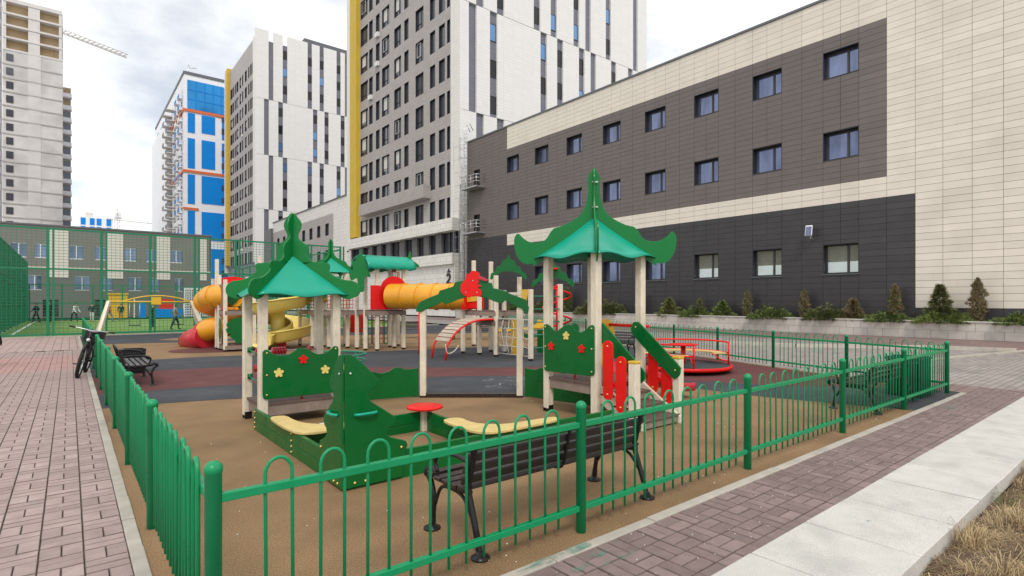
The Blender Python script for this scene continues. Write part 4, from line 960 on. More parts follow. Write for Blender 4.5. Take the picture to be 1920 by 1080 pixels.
# ================================================================== BENCHES
def bench(name_label, loc, rz, length=1.78, cat='bench', group='black slatted park benches'):
    root = thing('park_bench', name_label, cat, loc, rz, group)   # local: x along, +y toward the front of the seat
    L2 = length/2
    # cast-iron side: front leg, rear leg + back upright, arm
    def side(x):
        o = None
        fl_ = MB().tube(smooth([(x,.30,.0),(x,.285,.12),(x,.27,.24),(x,.315,.345),(x,.36,.385),(x,.33,.43),(x,.24,.425)],4,False), [.024]*4+[.02]*4+[.019]*4+[.022]*4+[.032]*4+[.026]*4+[.02], 8)
        partm('front_leg', fl_.mesh('front_leg','iron'), root)
        bl = MB().tube(smooth([(x,-.30,.0),(x,-.265,.12),(x,-.20,.30),(x,-.165,.42),(x,-.20,.56),(x,-.245,.73)],4,False), .022, 8)
        partm('rear_leg', bl.mesh('rear_leg','iron'), root)
        partm('seat_bearer', MB().tube(smooth([(x,-.19,.395),(x,.0,.372),(x,.2,.392),(x,.30,.405)],3,False), .019, 8).mesh('seat_bearer','iron'), root)
        partm('brace', MB().tube(smooth([(x,.25,.20),(x,.17,.335),(x,.0,.36),(x,-.12,.33),(x,-.215,.22)],4,False), .013, 7).mesh('brace','iron'), root)
        partm('armrest', MB().tube(smooth([(x,-.205,.58),(x,-.05,.60),(x,.14,.585),(x,.235,.555),(x,.255,.50),(x,.225,.43)],4,False), [.016]*8+[.02]*8+[.014]*5, 8).mesh('armrest','iron'), root)
        for y in (.30,-.30): partm('foot', MB().lathe((x,y,0), [(.062,0),(.062,.012),(.03,.024),(.022,.05)], 16).mesh('foot','iron'), root)
    for x in (-L2+.05, L2-.05): side(x)
    x = 0.0
    partm('middle_bracket', MB().tube(smooth([(x,.26,.40),(x,0,.375),(x,-.16,.40),(x,-.215,.56),(x,-.255,.71)],4,False), .013, 7).mesh('middle_bracket','iron'), root)
    for i in range(5):
        y = .255-.098*i; z = .418-(.012 if 0 < i < 4 else 0)
        partm('seat_slat', MB().b2(-L2,L2,-.038,.038,-.015,.015).mesh('seat_slat','slat_dark'), root, (0,y,z), rot=(random.uniform(-.03,.03),0,0), bevel=.006)
    for i in range(4):
        z = .475+.078*i; y = -.158-.026*i
        partm('back_slat', MB().b2(-L2,L2,-.015,.015,-.029,.029).mesh('back_slat','slat_dark'), root, (0,y,z), rot=(R(14),0,0), bevel=.006)
    return root
bench('black slatted bench right behind the foreground fence, seen from its back', (2.91, 3.16, 0), 0, 1.82)
bench('black slatted bench by the far right corner of the front fence beside the green bin', (10.0, 3.16, 0), 0, 1.75)
bench('black slatted bench inside the left fence next to the leaning bicycle', (.98, 13.6, 0), R(-90), 1.75)
bench('black slatted bench near the plaza fence, glimpsed behind the stair pavilion', (12.65, 11.1, 0), R(108), 1.7)
bench('black slatted bench far back near the fence behind the arch ladder', (13.6, 19.6, 0), R(140), 1.7)
bench('black slatted bench farthest back behind the tube slide supports', (11.9, 22.2, 0), R(150), 1.7)
# litter bins
def litter_bin(label, x, y, mat, w_=.42, h=.72, rz=0):
    r = thing('litter_bin', label, 'bin', (x, y, 0), rz)
    for k in range(9):
        for sx, sy, ang in ((0,-1,0),(0,1,0),(-1,0,1),(1,0,1)):
            t = -w_/2+w_*(k+.5)/9
            m = MB().b2(-.019,.019,-.008,.008,.06,h-.04).mesh('slat', mat) if k == 0 and (sx,sy)==(0,-1) else m
            partm('slat', m, r, (t if not ang else sx*w_/2, sy*w_/2 if not ang else t, 0), R(90) if ang else 0)
    partm('rim', MB().b2(-w_/2-.015,w_/2+.015,-w_/2-.015,-w_/2+.02,h-.04,h).b2(-w_/2-.015,w_/2+.015,w_/2-.02,w_/2+.015,h-.04,h).b2(-w_/2-.015,-w_/2+.02,-w_/2+.02,w_/2-.02,h-.04,h).b2(w_/2-.02,w_/2+.015,-w_/2+.02,w_/2-.02,h-.04,h).mesh('rim', mat), r)
    partm('liner', MB().b2(-w_/2+.03,w_/2-.03,-w_/2+.03,w_/2-.03,.08,h-.1).mesh('liner','black'), r)
    partm('base', MB().b2(-w_/2,w_/2,-w_/2,w_/2,0,.05).mesh('base','iron'), r)
litter_bin('dark green slatted litter bin at the far right end of the front fence', 11.5, 3.12, 'bin_green', .52, .68)
litter_bin('black litter bin beside the bench along the left fence', 1.15, 15.3, 'black', .42, .56)

# ================================================================== MERRY-GO-ROUND
mg = thing('merry_go_round', 'red merry-go-round with yellow seats and a round red hand wheel', 'merry-go-round', (11.4,7.6,0))
c = (11.4,7.6)
part('platform', MB().cyl((*c,.13), 1.058, .03, 48), 'rubber_grey', mg)
part('platform_rim', MB().lathe((*c,0), [(1.06,.09),(1.10,.09),(1.10,.165),(1.055,.165)], 48, caps=False), 'red', mg)
part('hub_base', MB().cyl((*c,.0),.35,.10,20), 'iron', mg)
part('hub', MB().cyl((*c,.16),.055,.46,14), 'red', mg)
part('hand_wheel', MB().lathe((*c,.61), [(.0001,0),(.33,0),(.35,.012),(.33,.024),(.0001,.024)], 32), 'red', mg)
for k in range(2):
    A0, AW = ((-48,150),(128,98))[k]; a0 = R(A0); pts = lambda r, z, n=12, w=R(AW): [(c[0]+r*math.cos(a0+w*i/n), c[1]+r*math.sin(a0+w*i/n), z) for i in range(n+1)]
    part('rail', MB().tube(pts(1.03,.68), .021, 8), 'red', mg)
    part('seat_rail', MB().tube(pts(1.03,.43), .018, 8), 'red', mg)
    for w_ in (0, AW):
        a = a0+R(w_); part('upright', MB().tube([(c[0]+1.03*math.cos(a),c[1]+1.03*math.sin(a),.16),(c[0]+1.03*math.cos(a),c[1]+1.03*math.sin(a),.68)], .021, 8), 'red', mg)
        part('stay', MB().tube(smooth([(c[0]+r*math.cos(a),c[1]+r*math.sin(a),z) for r, z in ((1.0,.25),(.85,.28),(.72,.38),(.66,.41))],3,False), .015, 7), 'red', mg)
    m = MB(); n = 10
    for z in (.40,.435):
        for r in (.70,1.02):
            for i in range(n+1):
                a = a0+R(4)+R(AW-8)*i/n; m.v.append((c[0]+r*math.cos(a), c[1]+r*math.sin(a), z))
    q = n+1
    for i in range(n):
        m.face((i,i+1,q+i+1,q+i)); m.face((2*q+i,3*q+i,3*q+i+1,2*q+i+1)); m.face((i,2*q+i,2*q+i+1,i+1)); m.face((q+i,q+i+1,3*q+i+1,3*q+i))
    m.face((0,q,3*q,2*q)); m.face((n,2*q+n,3*q+n,q+n))
    part('seat', m, 'seat_yellow', mg)
# ================================================================== LARGE PLAY COMPLEX
pc = thing('play_complex', 'large play complex with towers, orange tube slides, nets and a curved plank ladder', 'play complex', (8,17,0))
def P(x, y, h, s=.11): 
    o = part('post', MB().b2(x-s/2,x+s/2,y-s/2,y+s/2,.06,h), 'post_wood', pc, bevel=.01); part('post_foot', MB().b2(x-s*.4,x+s*.4,y-s*.4,y+s*.4,0,.07), 'iron', pc)
def deck(x0, x1, y0, y1, z):
    n = max(2, int((y1-y0)/.12)); st = (y1-y0)/n
    me = MB().b2(-(x1-x0)/2,(x1-x0)/2,-st/2+.004,st/2-.004,-.03,0).mesh('deck_board','deck_brown')
    for i in range(n): partm('deck_board', me, pc, Vector(((x0+x1)/2, y0+st*(i+.5), z))-wl(pc))
    part('deck_beam', MB().b2(x0,x1,y0-.03,y0+.02,z-.16,z-.032).b2(x0,x1,y1-.02,y1+.03,z-.16,z-.032).b2(x0,x0+.05,y0+.02,y1-.02,z-.16,z-.032).b2(x1-.05,x1,y0+.02,y1-.02,z-.16,z-.032), 'deck_grey', pc)
# tower with the closed spiral slide
for x, y, h in ((3.97,19.85,2.36),(4.85,19.85,2.1),(3.97,20.75,2.55),(4.85,20.75,2.5)): P(x, y, h)
P(3.96,21.1,3.1); P(5.4,21.3,3.3)
deck(3.95,4.88,19.82,20.8,1.36); deck(3.95,4.88,19.82,20.8,.22)
for k in range(6): part('slat', MB().b2(3.955,3.985,19.93+.135*k,20.04+.135*k,1.45,2.22), 'slat_brown', pc)
palm = [(-.08,0),(-.10,.10),(-.16,.14),(-.24,.24),(-.20,.30),(-.30,.36),(-.33,.50),(-.24,.52),(-.32,.62),(-.26,.74),(-.14,.84),(0,.88),(.14,.84),(.26,.74),(.32,.62),(.24,.52),(.33,.50),(.30,.36),(.20,.30),(.24,.24),(.16,.14),(.10,.10),(.08,0)]
part('palm_panel', MB().plate(smooth([(a*1.15,b*.95+.28) for a, b in palm],3), .02, (4.36,19.78,0), (1,0,0)), 'green', pc)
part('side_panel', MB().plate(smooth([(a*.5,b*.9+.3) for a, b in palm],3), .02, (3.90,20.3,0), (0,1,0)), 'green', pc)
part('red_hood', MB().plate([(-.5,2.28)]+[(.5*math.cos(math.pi*(1-i/10)),2.28+.22*math.sin(math.pi*(1-i/10))) for i in range(1,10)]+[(.5,2.28)], .02, (4.41,20.8,0), (1,0,0)), 'red', pc)
part('green_panel', MB().b2(4.05,4.78,20.82,20.84,1.45,2.25), 'green', pc)
def helix(cx, cy, r, a0, a1, z0, z1, n): return [(cx+r*math.cos(a0+(a1-a0)*i/n), cy+r*math.sin(a0+(a1-a0)*i/n), z0+(z1-z0)*i/n) for i in range(n+1)]
hx = [(4.0,20.9,1.82),(3.95,21.2,1.80)]+helix(4.3,22.2,.62,R(215),R(-170),1.74,.58,40)
hx = smooth([(4.40,20.45,1.86),(4.15,20.8,1.85),(3.95,21.15,1.82),(3.78,21.55,1.78)],3,False)[:-1]+helix(4.48,22.15,.66,R(200),R(-170),1.74,.60,40)
ts = part('tube_slide', MB().tube(hx, .40, 18, caps=False), 'orange', pc)
for i in range(6, len(hx)-2, 7):
    a = Vector(hx[i]); t = (Vector(hx[i+1])-Vector(hx[i-1])).normalized()*.02
    part('flange', MB().tube([a-t, a+t], .43, 18), 'orange', ts)
e = Vector(hx[-1]); t = (Vector(hx[-1])-Vector(hx[-2])); t.z = 0; t.normalize()
part('slide_exit', MB().tube([e, e+t*.25+Vector((0,0,-.08)), e+t*.6+Vector((0,0,-.22)), e+t*.95+Vector((0,0,-.3))], [.42,.40,.36,.30], 18), 'pink_red', ts)
part('slide_pole', MB().cyl((4.3,22.2,0), .06, 1.5, 10), 'red', ts)
part('slide_exit', MB().tube([(3.78,21.9,.40),(3.60,22.35,.34),(3.45,22.85,.26),(3.35,23.3,.16)], [.42,.40,.36,.28], 18), 'pink_red', ts)
# open yellow spiral slide
def chute(path, w_, h, mat, parent, name):
    m = MB(); k = 0; prof = [(-w_/2-.04,h),(-w_/2,h+.02),(-w_/2+.03,h),(-w_/2+.06,.10),(-w_*.25,.02),(0,0),(w_*.25,.02),(w_/2-.06,.10),(w_/2-.03,h),(w_/2,h+.02),(w_/2+.04,h)]
    n = len(path)
    for i, p in enumerate(path):
        p = Vector(p); t = Vector(path[min(i+1,n-1)])-Vector(path[max(i-1,0)]); t.z = 0; t.normalize(); sd = Vector((t.y,-t.x,0))
        for a, b in prof: m.v.append(tuple(p+sd*a+Vector((0,0,b))))
    q = len(prof)
    for i in range(n-1):
        for j in range(q-1): m.face((i*q+j, i*q+j+1, (i+1)*q+j+1, (i+1)*q+j), 0, True)
    o = part(name, m, mat, parent); s_ = o.modifiers.new('solid','SOLIDIFY'); s_.thickness = .03; return o
ch = [(7.0,20.2,1.55),(6.75,20.3,1.52)]+helix(5.85,20.35,.72,R(10),R(-320) if False else R(330),1.48,.16,36)
ch = [(7.35,19.75,1.66),(6.85,19.85,1.60)]+helix(5.8,20.5,.86,R(318),R(318-445),1.50,.16,40)+[(4.95,19.45,.12)]
chute(ch, .78, .40, 'pale_yellow', pc, 'spiral_slide')
part('slide_column', MB().cyl((5.8,20.5,0), .24, 1.62, 18), 'pale_yellow', pc)
part('column_base', MB().b2(5.75,6.0,20.2,20.4,0,.45), 'red', pc)
# bridge deck between the slides and the palm tower
for x, y, h in ((6.7,19.6,2.0),(6.7,20.9,2.9),(7.6,18.6,2.6),(7.3,20.9,2.9),(7.05,18.9,1.9)): P(x, y, h)
deck(6.6,7.75,18.2,20.9,1.34)
def net(o, u, v, nu, nv, mat, r=.012, sag=.0, name='net'):
    o = Vector(o); u = Vector(u); v = Vector(v); root = part(name, MB().tube([o, o+u, o+u+v, o+v, o], r*1.3, 5), mat, pc); m = MB()
    for i in range(1, nu): m.tube([o+u*(i/nu)+v*(j/6)+Vector((math.sin(j+i)*sag,math.cos(i*2+j)*sag,0)) for j in range(7)], r, 5)
    for i in range(1, nv): m.tube([o+v*(i/nv)+u*(j/6)+Vector((0,math.sin(j*2+i)*sag,-abs(math.sin(j*1.3))*sag)) for j in range(7)], r, 5)
    part('net_ropes', m, mat, root); return root
net((6.75,18.25,1.42),(.9,0,0),(0,0,.65),8,5,'rope_red'); net((6.6,18.3,1.42),(0,2.4,0),(0,0,.6),14,5,'black',.009)
# palm tower
for x, y, h in ((7.74,17.42,2.9),(7.98,17.03,2.92),(8.94,17.0,2.92),(8.97,18.1,2.9),(7.74,18.12,2.6),(8.9,17.6,2.5)): P(x, y, h)
deck(7.7,9.0,16.95,18.15,1.36)
rp = MB(); nx = 18                                                        # log roof with a wavy eave
for side, y0, y1 in ((0,16.70,17.5),(1,17.5,18.3)):
    b = len(rp.v)
    for i in range(nx+1):
        x = 7.55+1.75*i/nx; wv_ = .03*math.sin(i*1.5)
        for j in range(5):
            t = j/4; yy = 17.5+(-1 if side == 0 else 1)*.74*math.sin(t*math.pi/2); zz = 2.72+.50*math.cos(t*math.pi/2)+(wv_ if j == 4 else 0)
            rp.v.append((x, yy, zz))
    for i in range(nx):
        for j in range(4):
            q = b+i*5+j; rp.face((q,q+1,q+6,q+5) if side == 0 else (q,q+5,q+6,q+1), 0, True)
o = part('log_roof', rp, 'teal', pc); s_ = o.modifiers.new('solid','SOLIDIFY'); s_.thickness = .03
pf = [(-.10,-.95),(-.12,-.55),(-.32,-.62),(-.38,-.30),(-.25,-.25),(-.30,.0),(-.18,.02),(-.14,.22),(-.05,.18),(0,.42),(.05,.18),(.16,.22),(.18,.02),(.30,.0),(.24,-.25),(.30,-.5),(.12,-.5),(.10,-.95)]
part('palm_leaf', MB().plate(smooth([(a,b+2.95) for a, b in pf],3), .02, (7.45,17.1,0), (.9,-.45,0)), 'roof_green', pc, label='faded palm-leaf board')
part('palm_leaf', MB().plate(smooth([(-.3,2.85),(-.2,3.0),(-.12,3.05),(0,3.42),(.06,3.1),(.2,3.0),(.3,2.85)],3), .02, (9.25,17.1,0), (.9,-.45,0)), 'roof_green', pc)
# small turret roof behind
def turret(cx, cy, k, z):
    for sx, sy in ((-1,-1),(1,-1),(1,1),(-1,1)):
        part('roof_fin', MB().plate(smooth([(a*k, (b-2.3)*k+z) for a, b in finR],2), .022, (cx,cy,0), (sx,sy,0)), 'roof_green', pc)
        part('roof_panel', MB().poly([(cx,cy,z+.6*k),(cx+sx*.62*k,cy+sy*.62*k,z),(cx-sy*.62*k,cy+sx*.62*k,z)]), 'teal', pc)
turret(7.6,20.2,.95,2.72)
for x, y in ((7.2,19.8),(8.0,19.8)): P(x, y, 2.75)
# straight tube bridge with red end panels
part('red_panel', MB().plate([(-.62,1.38),(.62,1.38),(.62,2.18)]+[(.22+.50*math.cos(a*math.pi/10)-.0,2.02+.48*math.sin(a*math.pi/10)) for a in range(2,10)]+[(-.35,2.18),(-.62,2.18)], .025, (8.32,16.93,0), (1,0,0)), 'red', pc, bevel=.004)
tp = [Vector((8.42,16.92,1.82)).lerp(Vector((9.86,14.35,1.80)), i/16) for i in range(17)]
tb = part('tube_bridge', MB().tube(tp, .42, 24, caps=False), 'orange', pc)
dirn = (tp[-1]-tp[0]).normalized()
for i in range(1, 5): 
    a = tp[0].lerp(tp[-1], i/5); part('flange', MB().tube([a-dirn*.018, a+dirn*.018], .448, 24), 'orange', tb)
part('red_panel', MB().plate([(-.5,1.40),(.5,1.40),(.5,2.1),(.3,2.3),(-.3,2.3),(-.5,2.1)], .025, (9.98,14.33,0), (1,.2,0)), 'red', pc)
part('tube_prop', MB().cyl((8.55,15.2,0), .035, 1.45, 8).cyl((8.62,15.2,0),.0351,.4,8), 'red', pc)
# second tower, plank arch ladder, nets
for x, y, h in ((9.75,14.55,1.6),(9.86,13.8,1.85),(10.75,14.4,2.95),(9.87,12.97,2.42),(10.8,13.0,2.4),(10.75,13.7,2.0)): P(x, y, h)
deck(9.8,10.8,12.95,14.5,1.37); deck(9.8,10.4,12.95,13.9,1.08)
lad = [(8.22,13.42,.42),(8.38,13.41,.66),(8.62,13.40,.88),(8.95,13.39,1.05),(9.35,13.38,1.13),(9.80,13.37,1.14)]
ls = smooth(lad,16,False)
lr = part('arch_ladder', MB().tube([(x,y-.36,z-.03) for x,y,z in [(8.15,13.42,0)]+ls],.028,8).tube([(x,y+.36,z-.03) for x,y,z in [(8.15,13.42,0)]+ls],.028,8), 'red', pc)
acc = 0.
for a, b in zip(ls[:-1], ls[1:]):
    a = Vector(a); b = Vector(b); acc += (b-a).length
    if acc > .145:
        acc -= .145; t = (b-a).normalized(); part('plank', MB().box(b, (.112,.72,.03), 0, 0, 1, -math.atan2(t.z, t.x)), 'plank', lr)
part('hand_rope', MB().tube(smooth([(8.16,13.06,.45),(8.22,13.04,.2),(8.42,13.02,.24),(8.58,13.02,.40)],4,False),.016,7), 'rope', lr)
part('boat_panel', MB().plate([(-.42,1.45),(.38,1.45),(.42,1.95),(-.42,1.95)], .02, (9.82,14.12,0), (.35,-.9,0)), 'red', pc); part('boat_mark', MB().plate([(-.3,1.62),(.25,1.66),(.28,1.84),(-.3,1.82)], .02, (9.79,14.11,0), (.35,-.9,0)), 'yellow', pc)
for x, y, h in ((9.91,11.44,1.98),(12.3,12.8,2.2),(11.1,11.5,2.15)): P(x, y, h)
part('net_beam', MB().beam((9.87,12.95,1.86),(9.91,11.46,1.86),.09), 'post_wood', pc, bevel=.008)
part('bracket', MB().plate([(0,1.98),(.28,1.98),(.28,1.86),(.18,1.62),(.0,1.62)], .03, (9.85,11.75,0), (0,-1,0)), 'yellow', pc)
net((9.88,12.88,.12),(.02,-1.36,0),(0,0,1.02),6,4,'rope',.013,.03)
part('yellow_board', MB().b2(10.35,10.38,12.45,12.85,.05,1.1), 'yellow', pc); part('green_board', MB().b2(11.0,11.03,11.7,12.4,.1,.8), 'green', pc)
arch2 = [(-.78,-.05),(-.74,.14),(-.55,.22),(-.50,.36),(-.32,.42),(-.25,.58),(-.1,.62),(0,.80),(.1,.62),(.25,.58),(.32,.42),(.50,.36),(.55,.22),(.74,.14),(.78,-.05),(.70,-.06),(.5,.10),(.25,.2),(0,.23),(-.25,.2),(-.5,.10),(-.70,-.06)]
part('arch_panel', MB().plate([(a*.72,b*.9+2.36) for a, b in arch2], .02, (10.33,12.95,0), (.83,-.55,0)), 'green', pc, bevel=.003)
part('arch_panel', MB().plate([(a*.85,b*.95+2.15) for a, b in arch2], .02, (11.55,12.3,0), (.7,-.7,0)), 'green', pc, bevel=.003)
part('red_disc', MB().cyl((11.45,12.25,2.62),.2,.04,16), 'red', pc)
for i in range(5): part('rung', MB().tube([(9.95,11.44,.35+.36*i),(11.05,11.5,.35+.36*i)],.018,7), 'rope_green', pc)
spp = helix(11.35,11.9,.42,R(200),R(200+900),2.05,.25,60)
part('spiral_pole', MB().tube([(11.1,11.5,2.1)]+spp, .03, 8), 'red', pc); part('pole', MB().cyl((11.35,11.9,0),.035,2.15,10), 'red', pc)
net((8.97,17.9,1.4),(0,.0,1.5),(.55,.55,0),8,4,'rope_red',.012); P(9.5,18.5,2.95)
for k in range(3): net((8.1+.45*k,18.6,.1),(.4,0,0),(0,0,1.15),3,6,('rope_green','rope_red','rope_green')[k],.014)
part('red_board', MB().b2(8.0,8.5,19.3,19.33,.5,1.3), 'red', pc)
P(11.6,16.6,3.15,.12)

# ---- smaller pieces at the back
def seesaw(label, x, y, rz, m1, m2):
    r = thing('seesaw', label, 'seesaw', (x,y,0), rz)
    partm('beam', MB().beam((-1.1,0,.42),(1.1,0,.58),.09,.1).mesh('beam',m1), r); partm('pivot', MB().b2(-.15,.15,-.06,.06,0,.48).mesh('pivot','iron'), r)
    for s_ in (-1,1):
        partm('seat', MB().plate(smooth([(-.2,0),(-.22,.25),(-.05,.32),(.05,.12),(.22,.1),(.24,0)],3),.25,(s_*.85,0,.5+s_*.07),(-s_,0,0)).mesh('seat',m2), r)
        partm('handle', MB().tube([(s_*.55,-.16,.78),(s_*.55,.16,.78)],.016,6).tube([(s_*.55,0,.52),(s_*.55,0,.78)],.016,6).mesh('handle','red'), r)
seesaw('yellow seesaw seen through the tower posts behind the plank ladder', 14.3, 17.4, R(-35), 'yellow', 'yellow')
seesaw('green seesaw with red handles between the net and the stair pavilion', 12.8, 13.9, R(-30), 'rope_green', 'green')
rk = thing('roundabout', 'low green tube frame roundabout behind the left pavilion panel', 'roundabout', (4.0,10.3,0))
for z, r_ in ((.62,.62),(.5,.6)): part('ring', MB().tube([(4.0+r_*math.cos(i*math.pi/14),10.5+r_*math.sin(i*math.pi/14),z) for i in range(28)], .02, 7, closed=True), 'rope_green', rk)
for i in range(4):
    a = i*math.pi/2+.4; part('leg', MB().tube([(4.0+.6*math.cos(a),10.5+.6*math.sin(a),0),(4.0+.62*math.cos(a),10.5+.62*math.sin(a),.62)],.02,7), 'rope_green', rk)
    part('step', MB().box((4.0+.4*math.cos(a),10.5+.4*math.sin(a),.36),(.34,.22,.03),a), 'flower_yellow', rk)
# swing frame by the court fence
sg = thing('swing_frame', 'low swing frame with pale slanted legs and a yellow top bar by the court fence', 'swing', (3.1,31.3,0))
XL, XR = 1.42, 4.74
for x, dx in ((XL,-.45),(XR,.5)):
    for dy in (-.5,.5): part('leg', MB().beam((x+dx,31.3+dy*1.6,0),(x,31.3+dy*.25,1.66),.13), 'post_wood', sg, bevel=.01)
part('beam', MB().tube([(XL,31.3,1.64),(XR,31.3,1.62)],.035,8), 'yellow', sg)
part('arched_bar', MB().tube(smooth([(XL+.5,31.3,1.64),(XL+1.2,31.3,1.85),(XL+2.0,31.3,1.92),(XL+2.8,31.3,1.8),(XR-.1,31.3,1.64)],4,False),.03,8), 'yellow', sg)
part('dial', MB().b2(3.05,3.45,31.22,31.26,1.5,1.85), 'yellow', sg)
for x in (2.2,4.0):
    part('chain', MB().tube([(x,31.3,1.6),(x,31.3,.55)],.012,5).tube([(x+.4,31.3,1.6),(x+.4,31.3,.55)],.012,5), 'steel', sg); part('swing_seat', MB().b2(x-.02,x+.42,31.2,31.4,.5,.54), 'black', sg)
# play equipment beyond the court
ph = thing('play_house', 'far yellow, red and blue play house behind the sports court', 'play house', (4.0,65,0))
part('wall', MB().b2(2.9,4.4,65,65.1,0,2.3), 'yellow', ph); part('roof', MB().b2(2.8,4.5,64.9,66,2.3,2.45), 'yellow', ph); part('door', MB().b2(5.3,5.9,65,65.1,0,1.6), 'blue_panel', ph); part('red_box', MB().b2(7.0,8.1,64,64.4,.9,1.9), 'red', ph)
part('blue_box', MB().b2(6.6,8.9,64,64.6,0,.9), 'blue_panel', ph); part('post', MB().b2(4.9,5.0,65,65.1,0,2),'post_wood',ph)
cn = thing('climbing_wall', 'white rope climbing screen behind the sports court', 'climbing frame', (10.2,63,0))
part('frame', MB().b2(8.9,9.0,63,63.1,0,3.0).b2(11.9,12.0,63,63.1,0,3.0).b2(9.0,11.9,63,63.1,2.9,3.0), 'blue_white', cn)
m = MB()
for i in range(14): m.b2(9.1+.2*i,9.17+.2*i,63.02,63.06,0,2.9)
for i in range(12): m.b2(9.0,11.9,63.0,63.05,.2+.24*i,.25+.24*i)
part('net', m, 'blue_white', cn)

# ================================================================== PEOPLE ON THE COURT
def person(label, x, y, h, face, top, leg, pose=0, hairm='hair', arms=(.25,.25), lean=0.):
    """one continuous skinned figure; regions coloured by clothing"""
    J = {'pelvis':(0,0,.52),'chest':(lean*.6,0,.72),'neck':(lean,0,.82),'head':(lean*1.1,0,.885),'crown':(lean*1.1,0,.955)}
    st = .12 if pose else .03
    for s, sd in (('l',1),('r',-1)):
        f = st*sd
        J['hip'+s] = (0,.05*sd,.50); J['knee'+s] = (f*.9+.02,.055*sd,.28); J['ank'+s] = (f*1.3-.02*(pose>0),.055*sd,.035); J['toe'+s] = (f*1.3+.07,.06*sd,.015)
        J['sh'+s] = (lean*.9,.105*sd,.79); J['elb'+s] = (lean+(-f*.5),.14*sd,.63); J['wr'+s] = (lean+.05-f*.6+arms[0]*.2,.14*sd,.50+arms[1]*.1); J['hand'+s] = (lean+.08-f*.7+arms[0]*.2,.138*sd,.455+arms[1]*.12)
    E = [('pelvis','chest'),('chest','neck'),('neck','head'),('head','crown')]
    for s in 'lr': E += [('pelvis','hip'+s),('hip'+s,'knee'+s),('knee'+s,'ank'+s),('ank'+s,'toe'+s),('chest','sh'+s),('sh'+s,'elb'+s),('elb'+s,'wr'+s),('wr'+s,'hand'+s)]
    RD = {'pelvis':(.085,.07),'chest':(.098,.07),'neck':(.034,.034),'head':(.058,.064),'crown':(.045,.05),'hip':(.062,.058),'knee':(.043,.043),'ank':(.03,.03),'toe':(.03,.02),'sh':(.042,.042),'elb':(.033,.033),'wr':(.024,.024),'hand':(.026,.018)}
    ks = list(J); me = bpy.data.meshes.new('person'); me.from_pydata([tuple(c*h for c in J[k]) for k in ks], [(ks.index(a),ks.index(b)) for a,b in E], [])
    o = bpy.data.objects.new('person', me); C.objects.link(o)
    o.modifiers.new('skin','SKIN')
    for i, k in enumerate(ks):
        kk = k if k in RD else k[:-1]; me.skin_vertices[0].data[i].radius = (RD[kk][0]*h, RD[kk][1]*h)
        if k == 'pelvis': me.skin_vertices[0].data[i].use_root = True
    sb_ = o.modifiers.new('sub','SUBSURF'); sb_.levels = 1; sb_.render_levels = 1
    dg = bpy.context.evaluated_depsgraph_get(); dg.update(); nm = bpy.data.meshes.new_from_object(o.evaluated_get(dg))
    bpy.data.objects.remove(o)
    nm.materials.clear()
    for mt in (top, leg, 'skin', hairm, 'black'): nm.materials.append(MATS[mt])
    for p in nm.polygons:
        c_ = p.center/h; p.use_smooth = True
        arm = abs(c_.y) > .115
        if c_.z > .90 or (c_.z > .86 and c_.x < lean*1.1-.01): p.material_index = 3
        elif c_.z > .815: p.material_index = 2
        elif arm and c_.z < .52 and abs(c_.y) > .12: p.material_index = 2
        elif c_.z < .045: p.material_index = 4
        elif c_.z < .50: p.material_index = 1
        else: p.material_index = 0
    q = bpy.data.objects.new('person', nm); C.objects.link(q); q.location = (x,y,0.01); q.rotation_euler = (0,0,face); tag(q, label, 'person', 'people on the sports court')
person('person in a dark jacket walking at the far left of the sports court', -2.0, 56.5, 1.6, R(200), 'cloth_dark', 'cloth_dark', 1)
person('person in dark clothes with a pale cap behind the first green fence post', -1.3, 57.6, 1.65, R(100), 'cloth_dark', 'cloth_dark', 0, 'cloth_white')
person('person in a white top bending forward on the court', .3, 57.2, 1.55, R(-60), 'cloth_white', 'cloth_dark', 1, 'hair', (.6,.0), .16)
person('person in a dark top and pale trousers standing on the court', 1.45, 56.8, 1.55, R(-100), 'cloth_dark', 'cloth_white', 0)
person('person in a red top with jeans near the yellow swing bar', 2.5, 55.5, 1.6, R(-30), 'cloth_red', 'cloth_jean', 1)
person('person in black beside the yellow play house', 3.4, 57, 1.5, R(-90), 'cloth_dark', 'cloth_tan', 0)
person('slim person in dark clothes halfway down the court', 4.15, 41.2, 1.55, R(180), 'cloth_dark', 'cloth_dark', 0)
person('person in a tan jacket striding across the near court', 4.8, 37.2, 1.5, R(10), 'cloth_tan', 'cloth_dark', 1)
person('small person in a dark jacket at the very left edge of the path', -1.52, 19.23, 1.0, R(90), 'cloth_dark', 'cloth_dark', 1)

